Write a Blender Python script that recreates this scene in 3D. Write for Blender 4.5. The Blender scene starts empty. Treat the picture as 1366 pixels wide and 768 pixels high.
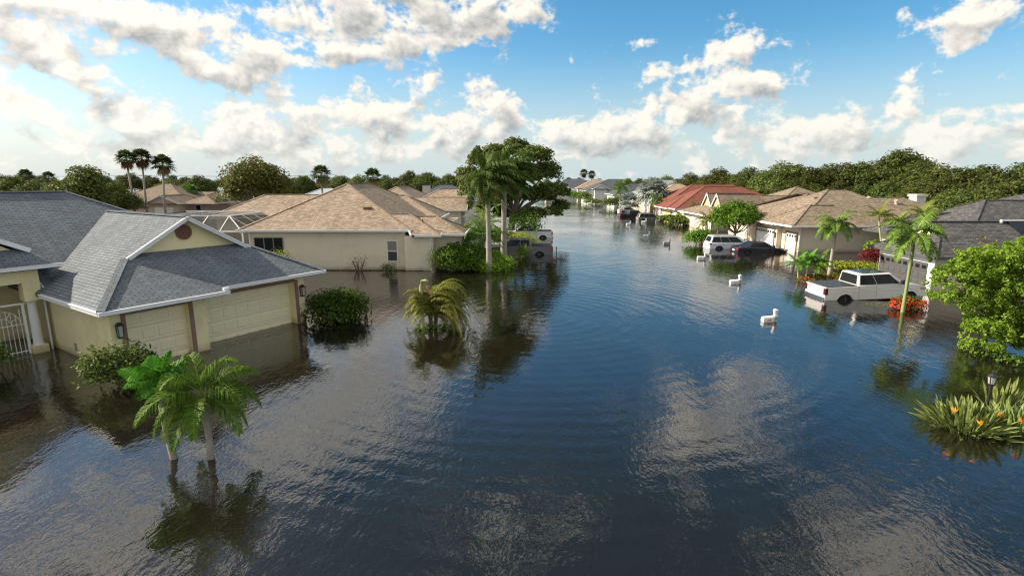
import bpy, math, random
import numpy as np
from mathutils import Vector, Matrix

R = math.radians
rng = np.random.default_rng(7)
random.seed(7)
sc = bpy.context.scene
col = sc.collection

# ------------------------------------------------------------------ camera
HGT, FPX, HZ = 7.0, 712.0, 240.0           # drone height, focal length in photo pixels, horizon row
PITCH = math.atan((384 - HZ) / FPX)
CP, SP = math.cos(PITCH), math.sin(PITCH)
cam = bpy.data.cameras.new('camera'); co = bpy.data.objects.new('camera', cam); col.objects.link(co)
co.location = (0, 0, HGT); co.rotation_euler = (R(90) - PITCH, 0, 0)
cam.sensor_width = 36; cam.lens = 36 * FPX / 1366; cam.clip_end = 6000; cam.clip_start = .1
sc.camera = co

def ray(x, y):
    d = (x - 683) / FPX; e = (384 - y) / FPX
    return Vector((d, CP + e * SP, -SP + e * CP))
def at(x, y, z=0.0):                       # where a sight line meets the level z
    r = ray(x, y); t = (z - HGT) / r.z
    return Vector((r.x * t, r.y * t, z))
def atY(x, y, Y):                          # where it meets the upright plane at distance Y
    r = ray(x, y); t = Y / r.y
    return Vector((r.x * t, Y, HGT + r.z * t))

# ------------------------------------------------------------------ light
SUN_AZ, SUN_EL = R(-80), R(32)             # azimuth from +Y towards +X
SKY_STRENGTH, SUN_STRENGTH = 0.15, 4.5
sd = Vector((math.sin(SUN_AZ) * math.cos(SUN_EL), math.cos(SUN_AZ) * math.cos(SUN_EL), math.sin(SUN_EL)))
sl = bpy.data.lights.new('sun', 'SUN'); sl.energy = SUN_STRENGTH; sl.angle = R(.5); sl.color = (1, .88, .70)
so = bpy.data.objects.new('sun', sl); col.objects.link(so)
so.rotation_euler = sd.to_track_quat('Z', 'Y').to_euler(); so.location = (-60, 30, 60)
vs = sc.view_settings
sc.display_settings.display_device = 'sRGB'
vs.view_transform = 'Standard'; vs.look = 'None'; vs.gamma = 1; vs.use_curve_mapping = False
vs.exposure = 0.85

world = bpy.data.worlds.new('World'); sc.world = world; world.use_nodes = True
def build_sky():
    nt = world.node_tree; N = nt.nodes; Lk = nt.links; N.clear()
    out = N.new('ShaderNodeOutputWorld'); bg = N.new('ShaderNodeBackground')
    bg.inputs['Strength'].default_value = SKY_STRENGTH
    Lk.new(bg.outputs[0], out.inputs[0])
    sky = N.new('ShaderNodeTexSky'); sky.sky_type = 'NISHITA'; sky.sun_disc = False
    sky.sun_elevation = SUN_EL; sky.sun_rotation = SUN_AZ
    sky.air_density = 1.0; sky.dust_density = 1.0; sky.ozone_density = 2.2
    hs = N.new('ShaderNodeHueSaturation'); hs.inputs['Saturation'].default_value = 1.38; hs.inputs['Hue'].default_value = .490
    hs.inputs['Value'].default_value = .62
    Lk.new(sky.outputs[0], hs.inputs['Color'])
    tc = N.new('ShaderNodeTexCoord')
    nrm = N.new('ShaderNodeVectorMath'); nrm.operation = 'NORMALIZE'; Lk.new(tc.outputs['Generated'], nrm.inputs[0])
    def mathfn(gn, gl):
        def m(op, a, b=None, c=None, clamp=False):
            n = gn.new('ShaderNodeMath'); n.operation = op; n.use_clamp = clamp
            for i, v in enumerate((a, b, c)):
                if v is None: continue
                if isinstance(v, (int, float)): n.inputs[i].default_value = v
                else: gl.new(v, n.inputs[i])
            return n.outputs[0]
        return m
    M = mathfn(N, Lk)
    # (photo x, photo y, half width, half height, strength)
    blobs = [(45,45,80,60,.50),(110,90,40,26,.44),(60,5,150,26,.45),(205,30,60,38,.48),(262,62,50,34,.46),(310,88,52,26,.40),(372,55,44,34,.52),(440,72,40,20,.44),
             (500,40,60,40,.50),(580,25,70,46,.56),(650,10,100,34,.50),(555,108,36,12,.34),(18,138,40,16,.38),
             (142,156,30,15,.50),(214,143,29,15,.50),(358,158,52,42,.62),(398,186,52,16,.44),(498,150,44,34,.50),(540,180,70,24,.42),(270,190,50,20,.40),(170,205,90,14,.34),
             (650,150,58,34,.62),(700,178,70,20,.40),(975,80,40,44,.66),(945,110,30,26,.56),(882,96,32,18,.54),(1012,118,34,24,.52),(940,140,80,24,.46),
             (828,160,46,26,.50),(800,190,90,16,.36),(1060,178,70,20,.40),(1320,22,62,36,.60),(1262,78,22,40,.42),(1205,115,16,26,.32),
             (1348,142,38,9,.42),(1335,188,60,24,.48),(1195,165,38,20,.44),(1130,190,50,14,.36),(765,85,8,24,.30),(850,60,22,7,.24)]
    # (azimuth, elevation, half widths, strength) of clouds above the frame that the water mirrors
    high = [(-15,21,9,6.5,.58),(-24,25,7,4,.44),(20,24.5,7,5,.50),(-38,30,11,6.5,.54),(40,33,11,6.5,.52),(0,36,9,4,.34),(-52,21,8,6,.40),(27,20,5,2.5,.36)]
    # --- coverage group: where the cloud masses stand
    g = bpy.data.node_groups.new('cloud_coverage', 'ShaderNodeTree')
    g.interface.new_socket('AzEl', in_out='INPUT', socket_type='NodeSocketVector'); g.interface.new_socket('Cover', in_out='OUTPUT', socket_type='NodeSocketFloat')
    gn, gl = g.nodes, g.links; gi = gn.new('NodeGroupInput'); go = gn.new('NodeGroupOutput'); m = mathfn(gn, gl)
    tot = None
    spots = [(R(a), R(e), R(wa), R(we), st) for a, e, wa, we, st in high]
    for (px, py, rx, ry, a) in blobs:
        d = ray(px, py).normalized(); k = (d.x * d.x + d.y * d.y) ** .5; fo = 1.0 / ray(px, py).length
        spots.append((math.atan2(d.x, d.y), math.asin(d.z), rx / FPX * fo / max(k, .5), ry / FPX * fo, a))
    for A, E_, wx, wy, a in spots:
        v = gn.new('ShaderNodeVectorMath'); v.operation = 'MULTIPLY_ADD'; gl.new(gi.outputs[0], v.inputs[0]); v.inputs[1].default_value = (1 / wx, 1 / wy, 0); v.inputs[2].default_value = (-A / wx, -E_ / wy, 0)
        dt = gn.new('ShaderNodeVectorMath'); dt.operation = 'DOT_PRODUCT'; gl.new(v.outputs[0], dt.inputs[0]); gl.new(v.outputs[0], dt.inputs[1])
        e = m('POWER', .38, dt.outputs['Value']); tot = m('MULTIPLY', e, a * .92) if tot is None else m('MULTIPLY_ADD', e, a * .92, tot)
    se = gn.new('ShaderNodeSeparateXYZ'); gl.new(gi.outputs[0], se.inputs[0])
    b1 = m('SUBTRACT', se.outputs[1], .05); b2 = m('MULTIPLY', b1, 1 / .062); b3 = m('MULTIPLY', b2, b2); band = m('POWER', .4, b3)
    tot = m('MULTIPLY_ADD', band, .26, tot)
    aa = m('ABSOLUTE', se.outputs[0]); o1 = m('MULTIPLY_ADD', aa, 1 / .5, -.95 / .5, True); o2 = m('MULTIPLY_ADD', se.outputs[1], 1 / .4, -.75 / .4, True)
    tot = m('MULTIPLY_ADD', m('MAXIMUM', o1, o2), .42, tot)            # cloud added beside, behind and above the view to whiten the fill light
    gl.new(m('MINIMUM', tot, .50), go.inputs[0])
    sx = N.new('ShaderNodeSeparateXYZ'); Lk.new(nrm.outputs[0], sx.inputs[0])
    az = M('ARCTAN2', sx.outputs[0], sx.outputs[1]); el = M('ARCSINE', sx.outputs[2])
    cb = N.new('ShaderNodeCombineXYZ'); Lk.new(az, cb.inputs[0]); Lk.new(el, cb.inputs[1])
    def shift(x, y):
        a = N.new('ShaderNodeVectorMath'); a.operation = 'ADD'; Lk.new(cb.outputs[0], a.inputs[0]); a.inputs[1].default_value = (x, y, 0); return a.outputs[0]
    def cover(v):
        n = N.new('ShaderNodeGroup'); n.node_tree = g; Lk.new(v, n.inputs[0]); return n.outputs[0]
    def noise(v, scale, det, rough, dist=0.0, off=0.0):
        mp = N.new('ShaderNodeVectorMath'); mp.operation = 'MULTIPLY_ADD'; Lk.new(v, mp.inputs[0]); mp.inputs[1].default_value = (1, 1.3, 1); mp.inputs[2].default_value = (off, off, off)
        n = N.new('ShaderNodeTexNoise'); n.noise_dimensions = '2D'; n.inputs['Scale'].default_value = scale; n.inputs['Detail'].default_value = det; n.inputs['Roughness'].default_value = rough; n.inputs['Distortion'].default_value = dist
        Lk.new(mp.outputs[0], n.inputs['Vector']); return M('SUBTRACT', n.outputs[0], .5)
    def puff(v, det=7):                              # rounded heads: low valleys between bright billows
        a = noise(v, 16.0, det, .60, .15); b = noise(v, 34.0, max(det - 3, 1), .55, 0, 3.7); b = M('ABSOLUTE', b)
        return M('MULTIPLY_ADD', b, -.55, M('MULTIPLY_ADD', a, 1.35, .05))
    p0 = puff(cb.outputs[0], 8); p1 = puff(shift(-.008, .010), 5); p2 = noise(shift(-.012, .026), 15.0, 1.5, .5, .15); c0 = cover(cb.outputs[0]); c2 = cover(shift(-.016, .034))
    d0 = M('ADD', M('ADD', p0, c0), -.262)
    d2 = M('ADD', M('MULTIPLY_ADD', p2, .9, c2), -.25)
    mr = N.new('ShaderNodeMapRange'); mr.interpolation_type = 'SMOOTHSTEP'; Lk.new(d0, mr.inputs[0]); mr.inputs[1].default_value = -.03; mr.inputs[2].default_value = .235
    s1 = M('SUBTRACT', p0, p1)
    dk = N.new('ShaderNodeMapRange'); dk.interpolation_type = 'SMOOTHSTEP'; Lk.new(d2, dk.inputs[0]); dk.inputs[1].default_value = .02; dk.inputs[2].default_value = .42
    lit = M('MULTIPLY_ADD', s1, 1.25, .97); lit = M('MULTIPLY_ADD', dk.outputs[0], -.66, lit, clamp=True)
    dp = N.new('ShaderNodeVectorMath'); dp.operation = 'DOT_PRODUCT'; Lk.new(nrm.outputs[0], dp.inputs[0]); dp.inputs[1].default_value = sd
    gw = M('POWER', M('MAXIMUM', dp.outputs['Value'], 0), 4.0)
    lit = M('MULTIPLY_ADD', gw, .16, lit, clamp=True)
    ramp = N.new('ShaderNodeMix'); ramp.data_type = 'RGBA'; Lk.new(lit, ramp.inputs[0])
    ramp.inputs[6].default_value = (1.5, 1.57, 1.6, 1); ramp.inputs[7].default_value = (4.0, 3.78, 3.4, 1)
    cl = N.new('ShaderNodeVectorMath'); cl.operation = 'SCALE'; Lk.new(ramp.outputs[2], cl.inputs[0]); Lk.new(M('MULTIPLY_ADD', gw, .22, .97), cl.inputs[3])
    # pale air low over the horizon
    ha = N.new('ShaderNodeMapRange'); ha.interpolation_type = 'SMOOTHSTEP'; Lk.new(el, ha.inputs[0]); ha.inputs[1].default_value = -.02; ha.inputs[2].default_value = .24; ha.inputs[3].default_value = .90; ha.inputs[4].default_value = .0
    hcol = N.new('ShaderNodeMix'); hcol.data_type = 'RGBA'; Lk.new(gw, hcol.inputs[0]); hcol.inputs[6].default_value = (2.35, 2.8, 2.95, 1); hcol.inputs[7].default_value = (4.0, 4.0, 3.75, 1)
    zd = N.new('ShaderNodeMapRange'); zd.interpolation_type = 'SMOOTHSTEP'; Lk.new(el, zd.inputs[0]); zd.inputs[1].default_value = .26; zd.inputs[2].default_value = .62
    zc = N.new('ShaderNodeMix'); zc.data_type = 'RGBA'; zc.blend_type = 'MULTIPLY'; Lk.new(zd.outputs[0], zc.inputs[0]); Lk.new(hs.outputs[0], zc.inputs[6]); zc.inputs[7].default_value = (.85, .55, .42, 1)   # deeper, greyer towards the zenith
    hm = N.new('ShaderNodeMix'); hm.data_type = 'RGBA'; Lk.new(ha.outputs[0], hm.inputs[0]); Lk.new(zc.outputs[2], hm.inputs[6]); Lk.new(hcol.outputs[2], hm.inputs[7])
    hz = N.new('ShaderNodeMapRange'); Lk.new(el, hz.inputs[0]); hz.inputs[1].default_value = .0; hz.inputs[2].default_value = .12; hz.inputs[3].default_value = .62; hz.inputs[4].default_value = 1.0
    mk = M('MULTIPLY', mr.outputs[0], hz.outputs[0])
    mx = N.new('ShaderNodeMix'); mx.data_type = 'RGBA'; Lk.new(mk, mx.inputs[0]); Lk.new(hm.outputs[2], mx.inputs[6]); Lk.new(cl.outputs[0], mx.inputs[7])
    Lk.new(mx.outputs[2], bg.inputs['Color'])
    world.cycles.sampling_method = 'MANUAL'; world.cycles.sample_map_resolution = 1024
build_sky()
sc.cycles.use_denoising = True; sc.cycles.denoising_prefilter = 'NONE'; sc.cycles.pixel_filter_type = 'BLACKMAN_HARRIS'; sc.cycles.filter_width = 1.25
sc.cycles.max_bounces = 6; sc.cycles.transparent_max_bounces = 8
sc.cycles.sample_clamp_indirect = 6

# ------------------------------------------------------------------ materials
def nodes(name):
    m = bpy.data.materials.new(name); m.use_nodes = True; nt = m.node_tree
    return m, nt.nodes, nt.links, nt.nodes['Principled BSDF']
def mat(name, c, rough=.6, metal=0.0, var=.12, scale=3.0, bump=0.0, bscale=60.0, spec=.5, coat=0.0, stain=None):
    m, N, L, P = nodes(name)
    P.inputs['Roughness'].default_value = rough; P.inputs['Metallic'].default_value = metal
    P.inputs['Specular IOR Level'].default_value = spec; P.inputs['Coat Weight'].default_value = coat
    tc = N.new('ShaderNodeTexCoord')
    nz = N.new('ShaderNodeTexNoise'); nz.inputs['Scale'].default_value = scale; nz.inputs['Detail'].default_value = 6
    L.new(tc.outputs['Object'], nz.inputs['Vector'])
    mx = N.new('ShaderNodeMix'); mx.data_type = 'RGBA'
    mx.inputs[6].default_value = tuple(v * (1 - var) for v in c) + (1,); mx.inputs[7].default_value = tuple(min(v * (1 + var), 1) for v in c) + (1,)
    L.new(nz.outputs[0], mx.inputs[0]); last = mx.outputs[2]
    if stain:
        sc_, scol, lo, hi = stain
        n2 = N.new('ShaderNodeTexNoise'); n2.inputs['Scale'].default_value = sc_; n2.inputs['Detail'].default_value = 7; n2.inputs['Roughness'].default_value = .65
        L.new(tc.outputs['Object'], n2.inputs['Vector'])
        r = N.new('ShaderNodeMapRange'); r.inputs[1].default_value = lo; r.inputs[2].default_value = hi; r.inputs[4].default_value = .75; L.new(n2.outputs[0], r.inputs[0])
        m2 = N.new('ShaderNodeMix'); m2.data_type = 'RGBA'; L.new(r.outputs[0], m2.inputs[0]); L.new(last, m2.inputs[6]); m2.inputs[7].default_value = scol + (1,); last = m2.outputs[2]
    if stain:                                            # damp silt line left by the flood, just above the water
        sz = N.new('ShaderNodeSeparateXYZ'); L.new(tc.outputs['Object'], sz.inputs[0]); n3 = N.new('ShaderNodeTexNoise'); n3.inputs['Scale'].default_value = 1.6; n3.inputs['Detail'].default_value = 6; L.new(tc.outputs['Object'], n3.inputs['Vector'])
        ad = N.new('ShaderNodeMath'); ad.operation = 'MULTIPLY_ADD'; L.new(n3.outputs[0], ad.inputs[0]); ad.inputs[1].default_value = -.45; L.new(sz.outputs[2], ad.inputs[2])
        rr = N.new('ShaderNodeMapRange'); rr.inputs[1].default_value = -.20; rr.inputs[2].default_value = .12; rr.inputs[3].default_value = .55; rr.inputs[4].default_value = 0; L.new(ad.outputs[0], rr.inputs[0])
        m3 = N.new('ShaderNodeMix'); m3.data_type = 'RGBA'; L.new(rr.outputs[0], m3.inputs[0]); L.new(last, m3.inputs[6]); m3.inputs[7].default_value = (.22, .17, .11, 1); last = m3.outputs[2]
    L.new(last, P.inputs['Base Color'])
    if bump:
        nb = N.new('ShaderNodeTexNoise'); nb.inputs['Scale'].default_value = bscale; nb.inputs['Detail'].default_value = 3
        L.new(tc.outputs['Object'], nb.inputs['Vector'])
        b = N.new('ShaderNodeBump'); b.inputs['Strength'].default_value = bump; b.inputs['Distance'].default_value = .02
        L.new(nb.outputs[0], b.inputs['Height']); L.new(b.outputs[0], P.inputs['Normal'])
    return m
def shingle(name, c, w=.34, h=.145, contrast=.32, moss=.10):
    m, N, L, P = nodes(name); P.inputs['Roughness'].default_value = .92; P.inputs['Specular IOR Level'].default_value = .2
    uv = N.new('ShaderNodeUVMap')
    br = N.new('ShaderNodeTexBrick'); br.inputs['Scale'].default_value = 1.0; br.inputs['Brick Width'].default_value = w; br.inputs['Row Height'].default_value = h
    br.inputs['Mortar Size'].default_value = .014; br.inputs['Mortar Smooth'].default_value = .25; br.inputs['Bias'].default_value = 0
    br.offset = .37; br.offset_frequency = 2
    br.inputs['Color1'].default_value = tuple(v * (1 - contrast) for v in c) + (1,); br.inputs['Color2'].default_value = tuple(v * (1 + contrast) for v in c) + (1,)
    br.inputs['Mortar'].default_value = tuple(v * .36 for v in c) + (1,)
    L.new(uv.outputs[0], br.inputs['Vector'])
    nz = N.new('ShaderNodeTexNoise'); nz.inputs['Scale'].default_value = .45; nz.inputs['Detail'].default_value = 5; L.new(uv.outputs[0], nz.inputs['Vector'])
    n2 = N.new('ShaderNodeTexNoise'); n2.inputs['Scale'].default_value = 30; n2.inputs['Detail'].default_value = 3; L.new(uv.outputs[0], n2.inputs['Vector'])
    ad = N.new('ShaderNodeMath'); ad.operation = 'MULTIPLY_ADD'; L.new(nz.outputs[0], ad.inputs[0]); ad.inputs[1].default_value = .5; ad.inputs[2].default_value = .55
    a2 = N.new('ShaderNodeMath'); a2.operation = 'MULTIPLY_ADD'; L.new(n2.outputs[0], a2.inputs[0]); a2.inputs[1].default_value = .4; L.new(ad.outputs[0], a2.inputs[2])
    ms_ = N.new('ShaderNodeVectorMath'); ms_.operation = 'MULTIPLY'; L.new(uv.outputs[0], ms_.inputs[0]); ms_.inputs[1].default_value = (1.6, .16, 1)
    n4 = N.new('ShaderNodeTexNoise'); n4.inputs['Scale'].default_value = 1.0; n4.inputs['Detail'].default_value = 4; L.new(ms_.outputs[0], n4.inputs['Vector'])
    a3 = N.new('ShaderNodeMath'); a3.operation = 'MULTIPLY_ADD'; L.new(n4.outputs[0], a3.inputs[0]); a3.inputs[1].default_value = .5; a3.inputs[2].default_value = -.25
    a4 = N.new('ShaderNodeMath'); a4.operation = 'ADD'; L.new(a2.outputs[0], a4.inputs[0]); L.new(a3.outputs[0], a4.inputs[1]); a2 = a4
    mu = N.new('ShaderNodeVectorMath'); mu.operation = 'SCALE'; L.new(br.outputs[0], mu.inputs[0]); L.new(a2.outputs[0], mu.inputs[3])
    L.new(mu.outputs[0], P.inputs['Base Color'])
    b = N.new('ShaderNodeBump'); b.inputs['Strength'].default_value = .5; b.inputs['Distance'].default_value = .012; b.invert = True
    L.new(br.outputs['Fac'], b.inputs['Height']); L.new(b.outputs[0], P.inputs['Normal'])
    return m
def leafmat(name, c, c2=None, trans=.35, rough=.6, spec=.18):
    m, N, L, P = nodes(name); P.inputs['Roughness'].default_value = rough; P.inputs['Specular IOR Level'].default_value = spec
    c2 = c2 or tuple(v * 1.7 for v in c)
    ge = N.new('ShaderNodeNewGeometry'); tc = N.new('ShaderNodeTexCoord'); oi = N.new('ShaderNodeObjectInfo')
    nz = N.new('ShaderNodeTexNoise'); nz.inputs['Scale'].default_value = .9; nz.inputs['Detail'].default_value = 4; L.new(tc.outputs['Object'], nz.inputs['Vector'])
    a = N.new('ShaderNodeMath'); a.operation = 'MULTIPLY_ADD'; L.new(ge.outputs['Random Per Island'], a.inputs[0]); a.inputs[1].default_value = .75; a.inputs[2].default_value = -.35
    b = N.new('ShaderNodeMath'); b.operation = 'ADD'; b.use_clamp = True; L.new(a.outputs[0], b.inputs[0]); L.new(nz.outputs[0], b.inputs[1])
    mx = N.new('ShaderNodeMix'); mx.data_type = 'RGBA'; L.new(b.outputs[0], mx.inputs[0])
    mx.inputs[6].default_value = tuple(v * .62 for v in c) + (1,); mx.inputs[7].default_value = c2 + (1,)
    hs = N.new('ShaderNodeHueSaturation'); L.new(mx.outputs[2], hs.inputs['Color'])
    r = N.new('ShaderNodeMapRange'); r.inputs[3].default_value = .72; r.inputs[4].default_value = 1.35; L.new(oi.outputs['Random'], r.inputs[0]); L.new(r.outputs[0], hs.inputs['Value'])
    r2 = N.new('ShaderNodeMapRange'); r2.inputs[3].default_value = .476; r2.inputs[4].default_value = .518; L.new(oi.outputs['Random'], r2.inputs[0]); L.new(r2.outputs[0], hs.inputs['Hue'])
    L.new(hs.outputs[0], P.inputs['Base Color'])
    tr = N.new('ShaderNodeBsdfTranslucent'); L.new(hs.outputs[0], tr.inputs[0])
    ms = N.new('ShaderNodeMixShader'); ms.inputs[0].default_value = trans
    L.new(P.outputs[0], ms.inputs[1]); L.new(tr.outputs[0], ms.inputs[2]); L.new(ms.outputs[0], N['Material Output'].inputs[0])
    return m
def water_mat():
    m, N, L, P = nodes('flood_water')
    P.inputs['Roughness'].default_value = .025; P.inputs['IOR'].default_value = 2.15
    tc = N.new('ShaderNodeTexCoord')
    def noise(scale, det, sx, sy, rot, dist=0.0):
        mp = N.new('ShaderNodeMapping'); mp.inputs['Rotation'].default_value = (0, 0, R(rot)); mp.inputs['Scale'].default_value = (sx, sy, 1)
        L.new(tc.outputs['Object'], mp.inputs[0])
        n = N.new('ShaderNodeTexNoise'); n.inputs['Scale'].default_value = scale; n.inputs['Detail'].default_value = det; n.inputs['Distortion'].default_value = dist
        L.new(mp.outputs[0], n.inputs['Vector']); return n.outputs[0]
    def M(op, a, b=None, c=None, clamp=False):
        n = N.new('ShaderNodeMath'); n.operation = op; n.use_clamp = clamp
        for i, v in enumerate((a, b, c)):
            if v is None: continue
            if isinstance(v, (int, float)): n.inputs[i].default_value = v
            else: L.new(v, n.inputs[i])
        return n.outputs[0]
    silt = N.new('ShaderNodeMix'); silt.data_type = 'RGBA'; L.new(noise(.12, 4, 1, 1, 0), silt.inputs[0])
    silt.inputs[6].default_value = (.008, .0068, .0045, 1); silt.inputs[7].default_value = (.013, .011, .0075, 1); L.new(silt.outputs[2], P.inputs['Base Color'])
    a = noise(4.6, 3, 1, .55, 22, .5); b = noise(1.7, 2, 1, .5, -12, .3); c = noise(10.0, 2, 1, .7, 12, .2)
    patch = N.new('ShaderNodeMapRange'); L.new(noise(.11, 3, 1, .8, 40), patch.inputs[0]); patch.inputs[1].default_value = .36; patch.inputs[2].default_value = .62; patch.inputs[3].default_value = .35; patch.inputs[4].default_value = 1.15
    h = M('MULTIPLY', a, .0085); h = M('MULTIPLY_ADD', b, .0105, h); h = M('MULTIPLY_ADD', c, .0042, h); wv = N.new('ShaderNodeTexWave'); wv.wave_type = 'RINGS'; wv.rings_direction = 'SPHERICAL'; wv.inputs['Scale'].default_value = .42; wv.inputs['Distortion'].default_value = 2.2; wv.inputs['Detail'].default_value = 2; wv.inputs['Detail Scale'].default_value = .5
    mo = N.new('ShaderNodeMapping'); mo.inputs['Location'].default_value = (-1.5, -27, 0); L.new(tc.outputs['Object'], mo.inputs[0]); L.new(mo.outputs[0], wv.inputs[0])
    h = M('MULTIPLY_ADD', wv.outputs['Fac'], .0032, h)
    h = M('MULTIPLY_ADD', noise(.42, 2, 1, .4, 8, .3), .024, h); h = M('MULTIPLY', h, patch.outputs[0])
    bp = N.new('ShaderNodeBump'); bp.inputs['Strength'].default_value = 1.0; bp.inputs['Distance'].default_value = 1.0
    L.new(h, bp.inputs['Height']); L.new(bp.outputs[0], P.inputs['Normal'])
    return m
def screen_mat():
    m, N, L, P = nodes('insect_screen'); P.inputs['Base Color'].default_value = (.03, .032, .035, 1); P.inputs['Roughness'].default_value = .8
    t = N.new('ShaderNodeBsdfTransparent'); ms = N.new('ShaderNodeMixShader'); ms.inputs[0].default_value = .58
    L.new(t.outputs[0], ms.inputs[1]); L.new(P.outputs[0], ms.inputs[2]); L.new(ms.outputs[0], N['Material Output'].inputs[0]); return m
MT = dict(
    water=water_mat(), soil=mat('soil', (.10, .085, .06), .95), screen=screen_mat(),
    roof_blue=shingle('blue_grey_shingle', (.175, .20, .232), contrast=.14), roof_brown=shingle('tan_brown_shingle', (.38, .30, .232), contrast=.3),
    roof_taupe=shingle('taupe_shingle', (.27, .215, .165), contrast=.3), roof_red=shingle('red_shingle', (.235, .09, .068), contrast=.2),
    roof_grey=shingle('charcoal_shingle', (.105, .105, .11), contrast=.35), roof_slate=shingle('slate_shingle', (.10, .115, .135), contrast=.25),
    roof_pale=shingle('pale_grey_shingle', (.33, .36, .40), contrast=.15), roof_sand=shingle('sand_shingle', (.45, .34, .25), contrast=.2),
    yellow=mat('yellow_stucco', (.86, .765, .46), .9, bump=.35, bscale=45, var=.08, scale=1.2, stain=(.5, (.47, .41, .24), .55, .85)),
    door_yellow=mat('cream_door_paint', (.90, .83, .57), .5, var=.05, scale=2),
    beige=mat('beige_stucco', (.80, .715, .56), .9, bump=.35, bscale=40, var=.08, scale=.8, stain=(.35, (.52, .38, .25), .5, .78)),
    cream=mat('cream_stucco', (.70, .62, .50), .9, bump=.3, bscale=40, var=.06, scale=.8, stain=(.4, (.52, .45, .36), .55, .85)),
    greige=mat('greige_stucco', (.58, .53, .46), .9, bump=.3, var=.06), pink=mat('pink_beige_stucco', (.55, .43, .35), .9, var=.06),
    offwhite=mat('offwhite_stucco', (.78, .76, .72), .85, var=.05), mint=mat('mint_stucco', (.48, .58, .47), .9, var=.05), gold=mat('gold_stucco', (.66, .50, .25), .9, var=.05),
    white=mat('white_paint', (.80, .81, .82), .45, var=.04), trimblue=mat('white_gutter', (.78, .80, .83), .4, var=.05, scale=6, stain=(3, (.6, .6, .58), .6, .85)),
    mauve=mat('mauve_trim', (.25, .15, .12), .7), brown=mat('brown_vent', (.20, .10, .06), .7), charcoal=mat('charcoal_door', (.085, .085, .09), .5),
    glass=mat('dark_glass', (.018, .021, .024), .05, var=.02, spec=.2), blind=mat('window_blind', (.23, .23, .19), .5, var=.1, scale=12), clear=mat('lamp_glass', (.42, .42, .40), .1),
    black=mat('black_metal', (.018, .018, .02), .45), bronze=mat('bronze_frame', (.30, .29, .27), .5), concrete=mat('concrete', (.45, .42, .37), .9, bump=.3),
    rubber=mat('tyre_rubber', (.02, .02, .02), .85), alloy=mat('alloy', (.38, .38, .39), .3, metal=.8), chrome=mat('chrome', (.65, .65, .66), .15, metal=1.0),
    car_white=mat('white_car_paint', (.80, .79, .77), .28, var=.01, coat=.6), car_silver=mat('silver_car_paint', (.66, .67, .69), .3, metal=.1, var=.02, coat=.6),
    car_grey=mat('grey_car_paint', (.13, .135, .15), .3, metal=.3, var=.02, coat=.6), car_navy=mat('navy_car_paint', (.018, .024, .045), .25, var=.02, coat=.7),
    car_blue=mat('pale_blue_car_paint', (.62, .67, .75), .28, var=.02, coat=.6), car_black=mat('black_car_paint', (.02, .022, .026), .25, coat=.6),
    car_dusk=mat('dark_grey_car_paint', (.16, .165, .18), .3, metal=.2, var=.02, coat=.6),
    vinyl=mat('bed_cover_vinyl', (.045, .055, .07), .42, var=.1), red_lamp=mat('red_lamp', (.55, .02, .02), .2), dark_lamp=mat('smoked_lamp', (.07, .015, .015), .2), amber=mat('amber_lamp', (.8, .25, .03), .25),
    plate=mat('licence_plate', (.7, .7, .66), .5), solar=mat('solar_panel', (.012, .016, .026), .25, spec=.6), metal_roof=mat('pale_metal_roof', (.42, .50, .58), .45),
    bark=mat('bark', (.17, .13, .10), .95, bump=.8, bscale=14, var=.35, scale=5), palm_bark=mat('palm_trunk', (.36, .32, .27), .9, bump=.4, bscale=10, var=.22, scale=7, stain=(2, (.24, .2, .16), .5, .75)),
    green_stem=mat('green_stem', (.24, .30, .10), .6), pale_stem=mat('pale_stem', (.42, .45, .22), .7, var=.25), dead=leafmat('dead_frond', (.20, .13, .07), trans=.2),
    twig=mat('twig', (.28, .23, .17), .9),
    f_royal=leafmat('royal_palm_leaf', (.07, .14, .022), trans=.3), f_xmas=leafmat('christmas_palm_leaf', (.055, .165, .015), (.17, .37, .04), trans=.25),
    f_fan=leafmat('fan_palm_leaf', (.045, .07, .018), trans=.25), f_areca=leafmat('areca_leaf', (.12, .22, .03), (.32, .36, .07), trans=.35),
    f_queen=leafmat('queen_palm_leaf', (.06, .14, .018), (.20, .30, .05), trans=.25), f_silver=leafmat('silver_palm_leaf', (.26, .33, .30), (.44, .50, .46), trans=.2),
    f_hedge=leafmat('hedge_leaf', (.075, .20, .018), (.18, .38, .04)), f_shrub=leafmat('shrub_leaf', (.07, .13, .02), (.17, .26, .05)), f_dark=leafmat('dark_shrub_leaf', (.05, .12, .015), (.13, .25, .035)),
    f_lime=leafmat('lime_leaf', (.13, .28, .02), (.31, .48, .055), trans=.4), f_ground=leafmat('ground_cover_leaf', (.14, .33, .025), (.30, .52, .06)), f_yellow=leafmat('yellow_green_leaf', (.27, .36, .03), (.50, .55, .08)),
    f_oak=leafmat('oak_leaf', (.065, .105, .022), (.165, .20, .045)), f_wood=leafmat('wood_leaf', (.055, .09, .022), (.14, .175, .04)), f_light=leafmat('light_tree_leaf', (.11, .145, .03), (.24, .26, .06)),
    f_red=leafmat('croton_leaf', (.20, .03, .03), (.36, .10, .06)), flower=leafmat('red_flower', (.75, .07, .015), (.95, .20, .04), trans=.2), orange=leafmat('orange_flower', (.85, .30, .03)),
    f_weep=leafmat('weeping_leaf', (.17, .23, .035), (.38, .42, .08)), f_brown=leafmat('brown_leaf', (.14, .09, .05), (.25, .16, .09)), f_strel=leafmat('blade_leaf', (.10, .20, .05), (.31, .38, .12), trans=.2, rough=.4), f_agave=leafmat('agave_leaf', (.28, .36, .33)),
)

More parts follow.
